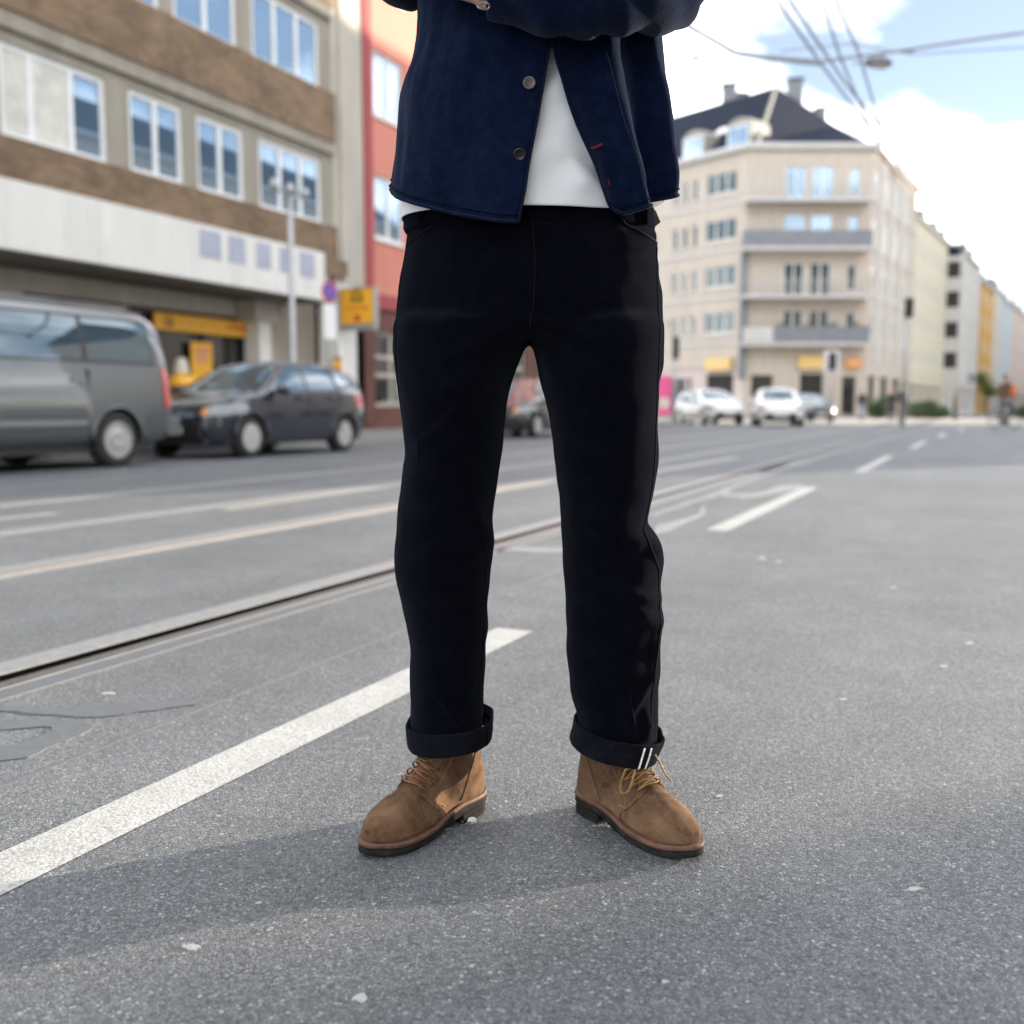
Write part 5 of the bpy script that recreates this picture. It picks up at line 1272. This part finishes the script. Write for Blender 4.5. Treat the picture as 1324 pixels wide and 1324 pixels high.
    for i in range(5):
        for s in (1, -1):
            c = top(RW_[i], s*.0205, .0022); n = (top(RW_[i], s*.0205, .01)-top(RW_[i], s*.0205, 0)).normalized(); t = n.orthogonal().normalized(); u = n.cross(t)
            m = MB(); rg = []
            for rr, hh in ((.0032, 0), (.0032, .001), (.0022, .0014), (.0016, .0004)): rg.append([c+(t*cos(2*pi*j/10)+u*sin(2*pi*j/10))*rr+n*hh for j in range(10)])
            m.loft(rg); m.build('eyelet', EYELET, bt, True)
    def lace(P_s, r=.0017, nm='lace'):
        Q = []; n = 6
        for i in range(len(P_s)-1):
            p0, p1, p2, p3 = P_s[max(i-1, 0)], P_s[i], P_s[i+1], P_s[min(i+2, len(P_s)-1)]
            for k in range(n):
                t = k/n; Q.append(.5*((2*p1)+(p2-p0)*t+(2*p0-5*p1+4*p2-p3)*t*t+(3*p1-p0-3*p2+p3)*t**3))
        Q.append(P_s[-1]); m = MB(); m.tube(Q, r, 7); return m.build(nm, lace_mat, bt, True)
    for i in range(5):
        a, b = eye(i, 1), eye(i, -1)
        if i in (0,): lace([a+V((-.001, .001, -.002)), top(RW_[i]+.001, .012, .0062), top(RW_[i]+.0025, 0, .0068), top(RW_[i]+.001, -.012, .0062), b+V((-.001, -.001, -.002))])
        if i < 4:
            for s in (1, -1):
                c = eye(i+1, -s); lace([eye(i, s)+V((0, 0, -.001)), top((RW_[i]*.7+RW_[i+1]*.3)+.002, s*.009, .0085 if s > 0 else .0100), top((RW_[i]+RW_[i+1])/2+.002, 0, .0095 if s > 0 else .0125), top((RW_[i]*.3+RW_[i+1]*.7)+.002, -s*.009, .0085 if s > 0 else .0100), c+V((0, 0, -.001))])
    if bow:
        k0 = top(.134, 0, .012)
        lace([k0, k0+V((.010, bow*.020, .004)), k0+V((.010, bow*.043, -.014)), k0+V((.006, bow*.051, -.040)), k0+V((.010, bow*.049, -.053)), k0+V((.016, bow*.040, -.046)), k0+V((.016, bow*.026, -.012)), k0], .0020, 'lace_loop')
        lace([k0, k0+V((.014, -bow*.012, .006)), k0+V((.022, -bow*.022, -.010)), k0+V((.034, -bow*.026, -.030)), k0+V((.044, -bow*.030, -.040))], .0019, 'lace_end')
    return bt
def foot(heel, toe):
    hx, hy = heel; tx, ty = toe; a = math.atan2(ty-hy, tx-hx); return (hx-BR, hy-BD, 0), a
lo, la = foot((-.060, 1.800), (-.236, 1.588))
ro, ra = foot((.128, 1.798), (.296, 1.577))
boot(1, lo, la, LACE, 0)
boot(-1, ro, ra, LACE_LIT, -1)

# t-shirt and overshirt ---------------------------------------------
TORL = [(1.00,518),(1.03,519)]
def shirt_half(z):           # left/right extents in metres from photo rows
    rl = [(-40,546),(0,543),(33,541.5),(56,540),(86,535),(116,525),(150,521.5),(199,518),(243,514),(262,513),(300,512)]
    rr = [(-40,850),(0,851),(36,852),(86,855.5),(133,861),(166,861),(216,859),(246,857),(262,855),(300,853)]
    y = lerpt([(zrow(q), q) for q in range(320, -60, -20)], z)
    return L(lerpt(rl, y), y)[0], L(lerpt(rr, y), y)[0]
zt = zrow(-40)
def shell(z, k=1.0, dep=.135):
    if z <= zt: x0, x1 = shirt_half(z)
    else:
        x0, x1 = shirt_half(zt); t = (z-zt)/(1.47-zt); g = .02*t; x0 -= g; x1 += g
    d_ = dep*(1-.12*max(0, (z-1.25)/.25))
    return (x0+x1)/2, (x1-x0)/2*k, d_*k
# tee
m = MB(); rg = []
for i in range(120):
    z = zrow(265, BD-.131)+(1.47-zrow(265, BD-.131))*i/119; cx, a, b = shell(z, .958, .136); k_ = max(0, 1-(z-1.05)/.12); xr = min(cx+a, L(838, 262)[0]); xl = cx-a; cx = (xl+xr)/2; a = (xr-xl)/2; rg.append(superring(cx, 0, z, a, b, 2.3, 180))
m.loft(rg, True, False, False); xe = L(796, 262)[0]
m.f = [f for f in m.f if not (min(m.v[i][0] for i in f) > xe and max(m.v[i][1] for i in f) < .125 and min(m.v[i][2] for i in f) > 1.052)]
tm = m.mesh('t_shirt', TEE, True)
def tdef(co, no):
    w1 = math.exp(-((co.z-1.10)/.07)**2); k = .010*noise.noise(V((co.x*9, co.y*9, co.z*14)))+.016*w1*sin(co.z*70+co.x*42+4*noise.noise(V((co.x*7, 0, co.z*9))))*max(0, .3+noise.noise(V((co.x*12+9, 2, co.z*10))))+.010*sin(co.z*46-co.x*60+3*noise.noise(V((co.x*8, 4, co.z*8))))*max(0, .2+noise.noise(V((co.x*10, 7, co.z*12))))
    k *= max(0, min(1, (.135-abs(co.x-.075))/.05)) if co.y < 0 else 0
    k *= .35+.65*max(0, min(1, (co.z-1.045)/.05))
    return co+V((co.x, co.y, 0)).normalized()*k+V((0, 0, .003*noise.noise(V((co.x*8, 1, 2)))))
deform(tm, tdef)
tee = link('t_shirt', tm, person); s_ = tee.modifiers.new('thickness', 'SOLIDIFY'); s_.thickness = .0018; s_.offset = -1
m = MB(); P_s = []
for j in range(97):
    cx, a, b = shell(zrow(262), .968, .131); t = 2*pi*j/96; P_s.append((cx+a*sgnp(cos(t), 2/2.3), b*sgnp(sin(t), 2/2.3), zrow(262)+.001))
# overshirt: an open shell from the left front edge round the back to the right front edge
FD = -.138
EL = [(291,671),(285,671.5),(249,679),(220,683),(166,693),(120,701),(73,709),(57,713),(40,716),(-40,725)]
ER = [(274,791),(262.5,784),(206,762.5),(160,742.5),(100,724),(70,716),(57,713.6),(40,714),(-40,722)]
def edge_x(tab, z):
    t = sorted([(zrow(y, BD+FD), L(x, y, BD+FD)[0]) for y, x in tab]); return lerpt(t, z)
def hem_y(u):    # photo row of the hem against the way round, 0 left front edge .. 1 right front edge
    return lerpt([(0,291),(.02,289.5),(.06,282),(.10,275),(.17,262),(.21,253),(.25,244.5),(.30,240),(.38,255),(.5,268),(.62,255),(.70,242),(.75,246),(.785,249),(.83,246),(.88,255),(.93,263),(.965,272),(.985,275),(1,268)], u)
NU, NV = 200, 70
grid = []
for i in range(NU+1):
    u = i/NU; col = []
    fd = BD+(FD if (u < .2 or u > .8) else 0)
    zh = zrow(hem_y(u), BD-.13*cos(2*pi*u))
    for j in range(NV+1):
        v = j/NV; z = zh+(1.475-zh)*v
        cx, a, b = shell(z); a += .004; b += .006
        def ang(x):
            q = max(-1, min(1, (x-cx)/a)); return q
        # left edge angle and right edge angle on the superellipse, measured from straight ahead
        def phi(x):
            q = max(-.98, min(.98, (x-cx)/a)); cc = math.copysign(abs(q)**1.15, q); return math.asin(cc)
        pl, pr = phi(edge_x(EL, z)), phi(edge_x(ER, z))
        if z > zrow(50, BD+FD): pl, pr = phi(.5*(edge_x(EL, z)+edge_x(ER, z)))+.012, phi(.5*(edge_x(EL, z)+edge_x(ER, z)))-.012
        span = 2*pi-(pr-pl); f = pl-u*span            # goes leftwards round the back
        x = cx+a*sgnp(sin(f), 2/2.3); y = -b*sgnp(cos(f), 2/2.3)
        out = V((sin(f), -cos(f), 0)); low = max(0, min(1, (1.33-z)/.25))
        k = .0055*noise.noise(V((sin(f)*3, cos(f)*3, z*5)))+.0035*noise.noise(V((sin(f)*9+z*6, cos(f)*9, z*8)))+.0016*noise.noise(V((sin(f)*24, cos(f)*24, z*20)))
        if u > .74:   # the loose right front hangs in three deep folds
            w_ = (u-.74)/.26; fold = sin(w_*2*pi*2.75+1.0-(1.33-z)*2.2); k += ((.021*low+.004)*(fold-.38))*min(1, w_*5)*min(1, (1-w_)*4)
            k += .006*low*w_*w_
        elif u < .25:
            w_ = u/.25; k += .005*low*sin(w_*pi*2.2+z*9)*min(1, w_*4); k += .006*low*(1-w_)
        k += .0045*low
        col.append(tuple(V((x, y, z))+out*k))
    grid.append(col)
m = MB(); idx = lambda i, j: i*(NV+1)+j
m.v = [p for c in grid for p in c]
m.f = [(idx(i, j+1), idx(i+1, j+1), idx(i+1, j), idx(i, j)) for i in range(NU) for j in range(NV)]
sm = m.mesh('overshirt', WOOL, True); sm.materials.append(WOOL_IN)
shirt = link('overshirt', sm, person); s_ = shirt.modifiers.new('thickness', 'SOLIDIFY'); s_.thickness = .0026; s_.offset = -1; s_.material_offset = 1
def hem_tube(off, r, name, mat, i0=0, i1=NU):
    P_s = []
    for i in range(i0, i1+1):
        a, b = V(grid[i][0]), V(grid[i][1]); d_ = (b-a).normalized(); o_ = V((a.x, a.y, 0)).normalized(); P_s.append(a+d_*off+o_*.0012)
    return MB().tube(P_s, r, 6).build(name, mat, shirt, True)
hem_tube(.0012, .0024, 'hem_fold', WOOL); hem_tube(.011, .0011, 'hem_stitch', WOOL_IN)
def front_tube(i, name, r, z1=1.27):
    P_s = [V(grid[i][j])+V((0, -.0012, 0)) for j in range(NV+1) if grid[i][j][2] < z1]; return MB().tube(P_s, r, 6).build(name, WOOL, shirt, True)
front_tube(0, 'placket_edge', .0018); front_tube(NU, 'placket_edge', .0018); front_tube(NU-11, 'placket_seam', .0013)
stree = BVHTree.FromPolygons([v.co[:] for v in sm.vertices], [p.vertices[:] for p in sm.polygons])
def shirt_pt(px, py, off): 
    a_ = L(px, py, BD+FD); return onfront(stree, a_[0], a_[2], off)
def btn(px, py, mat, tilt=0, name='button'):
    p, n = shirt_pt(px, py, .0026); 
    if n.y > 0: n = -n
    q = n.to_track_quat('Z', 'Y').to_matrix().to_4x4()
    m = MB(); m.lathe([(0, -.001), (.0088, -.001), (.0094, .0004), (.0094, .0018), (.0082, .0027), (.0066, .0020), (.0058, .0010), (0, .0008)], 26)
    o = m.build(name, mat, shirt, True, mtx=M.Translation(p)@q@M.Rotation(tilt, 4, 'X'))
    for a, b in ((-1, -1), (1, -1), (-1, 1), (1, 1)): MB().lathe([(.0009, .0009), (.0009, .0013), (0, .0014)], 8, c=(a*.0017, b*.0017, 0)).build('button_hole', SIGNDARK, o)
    MB().tube([(-.0017, -.0017, .0016), (-.0017, .0017, .0016)], .0005, 5).build('thread', SIGNDARK, o); MB().tube([(.0017, -.0017, .0016), (.0017, .0017, .0016)], .0005, 5).build('thread', SIGNDARK, o)
btn(684.5, 110, BUTTON); btn(672, 202, BUTTON_D, R(28))
for (x0, y0), (x1, y1) in (((763, 193), (779, 184)), ((787, 230), (788.5, 236))):
    P_s = [shirt_pt(x0+(x1-x0)*k/6, y0+(y1-y0)*k/6, .001)[0] for k in range(7)]
    m = MB(); m.tube(P_s, .0011, 5); m.tube([p+V((.0005, -.0003, -.0022)) for p in P_s[1:]], .0008, 5); m.build('buttonhole', REDTH, shirt, True)
# grey lining corner under the right hem
m = MB(); a_ = [L(806, 262, BD-.09), L(840, 249, BD-.05), L(866, 250, BD-.01), L(857, 262, BD-.01), L(845, 268, BD-.03), L(820, 260, BD-.085)]
m.loft([[V(p) for p in a_], [V(p)+V((0, .006, 0)) for p in a_]]); m.build('shirt_tail_lining', GREYCL, shirt)
# sleeves of the crossed arms
m = MB()
def sl(pts, rs, n=22):
    Q = []; Rr_ = []
    for i in range(len(pts)-1):
        p0, p1, p2, p3 = [V(pts[max(0, min(len(pts)-1, i+k))]) for k in (-1, 0, 1, 2)]
        for k in range(6):
            t = k/6; Q.append(.5*((2*p1)+(p2-p0)*t+(2*p0-5*p1+4*p2-p3)*t*t+(3*p1-p0-3*p2+p3)*t**3)); Rr_.append(rs[i]*(1-t)+rs[i+1]*t)
    Q.append(V(pts[-1])); Rr_.append(rs[-1]); return Q, Rr_
AF = -.185     # forearms lie in front of the belly
eR = V(L(864, -20, BD-.11)); eL = V(L(575, -100, BD-.10))
armR = [(.175, .02, 1.45), (.215, .0, 1.42), (eR.x, eR.y+.03, eR.z+.005), (eR.x-.06, AF+.02, eR.z-.028), (eR.x-.14, AF-.005, eR.z-.048), (eR.x-.215, AF, eR.z-.040), (eR.x-.262, AF+.008, eR.z-.030)]
Q, RR_ = sl(armR, [.070, .068, .062, .058, .056, .050, .046]); m.tube(Q, RR_, 22)
s1 = remesh(m, 'sleeve', .006, 6, .5, WOOL)
m = MB(); armL = [(-.175, .02, 1.45), (-.215, .0, 1.43), (eL.x-.03, eL.y+.03, eL.z+.02), (eL.x+.05, AF-.03, eL.z+.01), (eL.x+.13, AF-.07, eL.z+.03), (eL.x+.22, AF-.06, eL.z+.06), (eL.x+.26, AF-.05, eL.z+.08)]
Q2, RR2 = sl(armL, [.070, .068, .060, .055, .052, .048, .045]); m.tube(Q2, RR2, 22)
s2 = remesh(m, 'sleeve', .006, 6, .5, WOOL)
def sdef(co, no): return co+no*(.005*noise.noise(V((co.x*16, co.y*12, co.z*16)))+.003*sin(co.x*95+co.z*60+4*noise.noise(V((co.x*9, co.y*9, co.z*9)))))
for s_me in (s1, s2): deform(s_me, sdef); link('sleeve', s_me, shirt)
m = MB(); cl = []
for k in range(25):
    t = 2*pi*k/24; cl.append((.005+.072*cos(t), -.01+.07*sin(t), 1.475+.012*sin(t)))
m.tube(cl, .014, 10); m.build('collar', WOOL, shirt, True)
# body: head, neck, trunk, arms, hands, legs as one surface
m = MB()
ball(m, (0, -.02, 1.66), .077, .098, .118, 24); ball(m, (0, -.05, 1.60), .055, .07, .07, 18); seg(m, (0, .01, 1.44), (0, -.005, 1.60), .056, .052, 18)
ball(m, (0, -.125, 1.645), .012, .022, .02, 10); ball(m, (0, -.115, 1.605), .025, .012, .010, 10)
for s in (-1, 1): ball(m, (s*.080, .0, 1.65), .010, .022, .033, 10); ball(m, (s*.032, -.108, 1.672), .013, .012, .008, 10)
m.loft([superring(.0, 0, 1.02, .14, .095, 2.2, 32), superring(0, 0, 1.2, .145, .10, 2.2, 32), superring(0, 0, 1.36, .17, .10, 2.2, 32), superring(0, .005, 1.44, .13, .075, 2.2, 32), superring(0, .01, 1.49, .05, .05, 2, 32)])
for Qa, Ra in ((Q, RR_), (Q2, RR2)): m.tube(Qa, [r_*.62 for r_ in Ra], 14)
for s, pts in ((-1, LEGL), (1, LEGR)):
    for k in range(1): seg(m, (s*.09, 0, .95), (s*.115, 0, .5), .07, .05, 14); seg(m, (s*.115, 0, .5), (s*.14, .02, .14), .05, .035, 14)
def hand(wrist, dirn, palm_n, s):
    w_ = V(wrist); d_ = V(dirn).normalized(); n = V(palm_n); n = (n-d_*n.dot(d_)).normalized(); c = d_.cross(n)*s
    m.loft([[w_+d_*t+c*(a*cos(q))+n*(b*sin(q)) for q in [2*pi*k/14 for k in range(14)]] for t, a, b in ((-.03,.026,.019),(0,.028,.018),(.03,.037,.016),(.06,.042,.014),(.085,.041,.012),(.092,.036,.009))])
    for i, (off, ln) in enumerate(((-.031,.070),(-.0105,.080),(.0105,.075),(.031,.058))):
        b0 = w_+d_*.082+c*off; k1 = b0+d_*ln*.45+n*ln*.10; k2 = k1+d_*ln*.28+n*ln*.22; k3 = k2+d_*ln*.16+n*ln*.26; m.tube([b0, k1, k2, k3], [.0092,.0088,.0080,.0065], 8)
    b0 = w_+d_*.02-c*.030; m.tube([b0, b0+d_*.03-c*.02+n*.006, b0+d_*.055-c*.022+n*.014, b0+d_*.075-c*.018+n*.02], [.012,.011,.0095,.0075], 8)
wR = V(L(616, -20, BD+AF)); hand(V((eR.x-.275, AF+.01, eR.z-.028)), (-1, .25, .75), (0, .9, .2), 1)
wL = V(Q2[-1]); hand(wL, (1, .1, .25), (0, .9, .2), -1)
link('body', remesh(m, 'body', .0042, 4, .5, SKIN), person)
m = MB(); ball(m, (0, .0, 1.70), .086, .098, .092, 20); link('hair', remesh(m, 'hair', .008, 3, .5, HAIR), person)
# bracelet of silver links round the wrist
bc = V(L(619, -14, BD+AF-.05)); br = empty('bracelet', (0, 0, 0)); br.parent = person
for k in range(9):
    t = -1.3+2.6*k/8; p = V((bc.x+.010*sin(t*1.4), AF-.040*cos(t)-.004, wR.z-.006-.038*sin(-t)))
    a_ = V((bc.x-.012+.018*(k/8), AF-.050+.010*abs(k-3)/3, wR.z+.046-.011*k))
    mm = MB(); rg = [(a_.x+.0085*cos(2*pi*j/12), a_.y-.002*sin(2*pi*j/6), a_.z+.0046*sin(2*pi*j/12)) for j in range(13)]; mm.tube(rg, .0013, 6); mm.build('link', SILVER, br, True)

scr = thing('paper_scrap', 'small white curled scrap lying on the asphalt by a boot heel', 'litter', (*gxy(606, 1066), .002), .6)
m = MB(); P_s = [(.011*cos(t), .008*sin(t), .004+.003*sin(2*t)) for t in [k*.35 for k in range(8)]]
m.loft([[(x, y, 0), (x*1.25, y*1.25, z), (x*1.3, y*1.3, z+.001), (x*.98, y*.98, .001)] for x, y, z in P_s]); m.build('curl', WHITEP, scr)
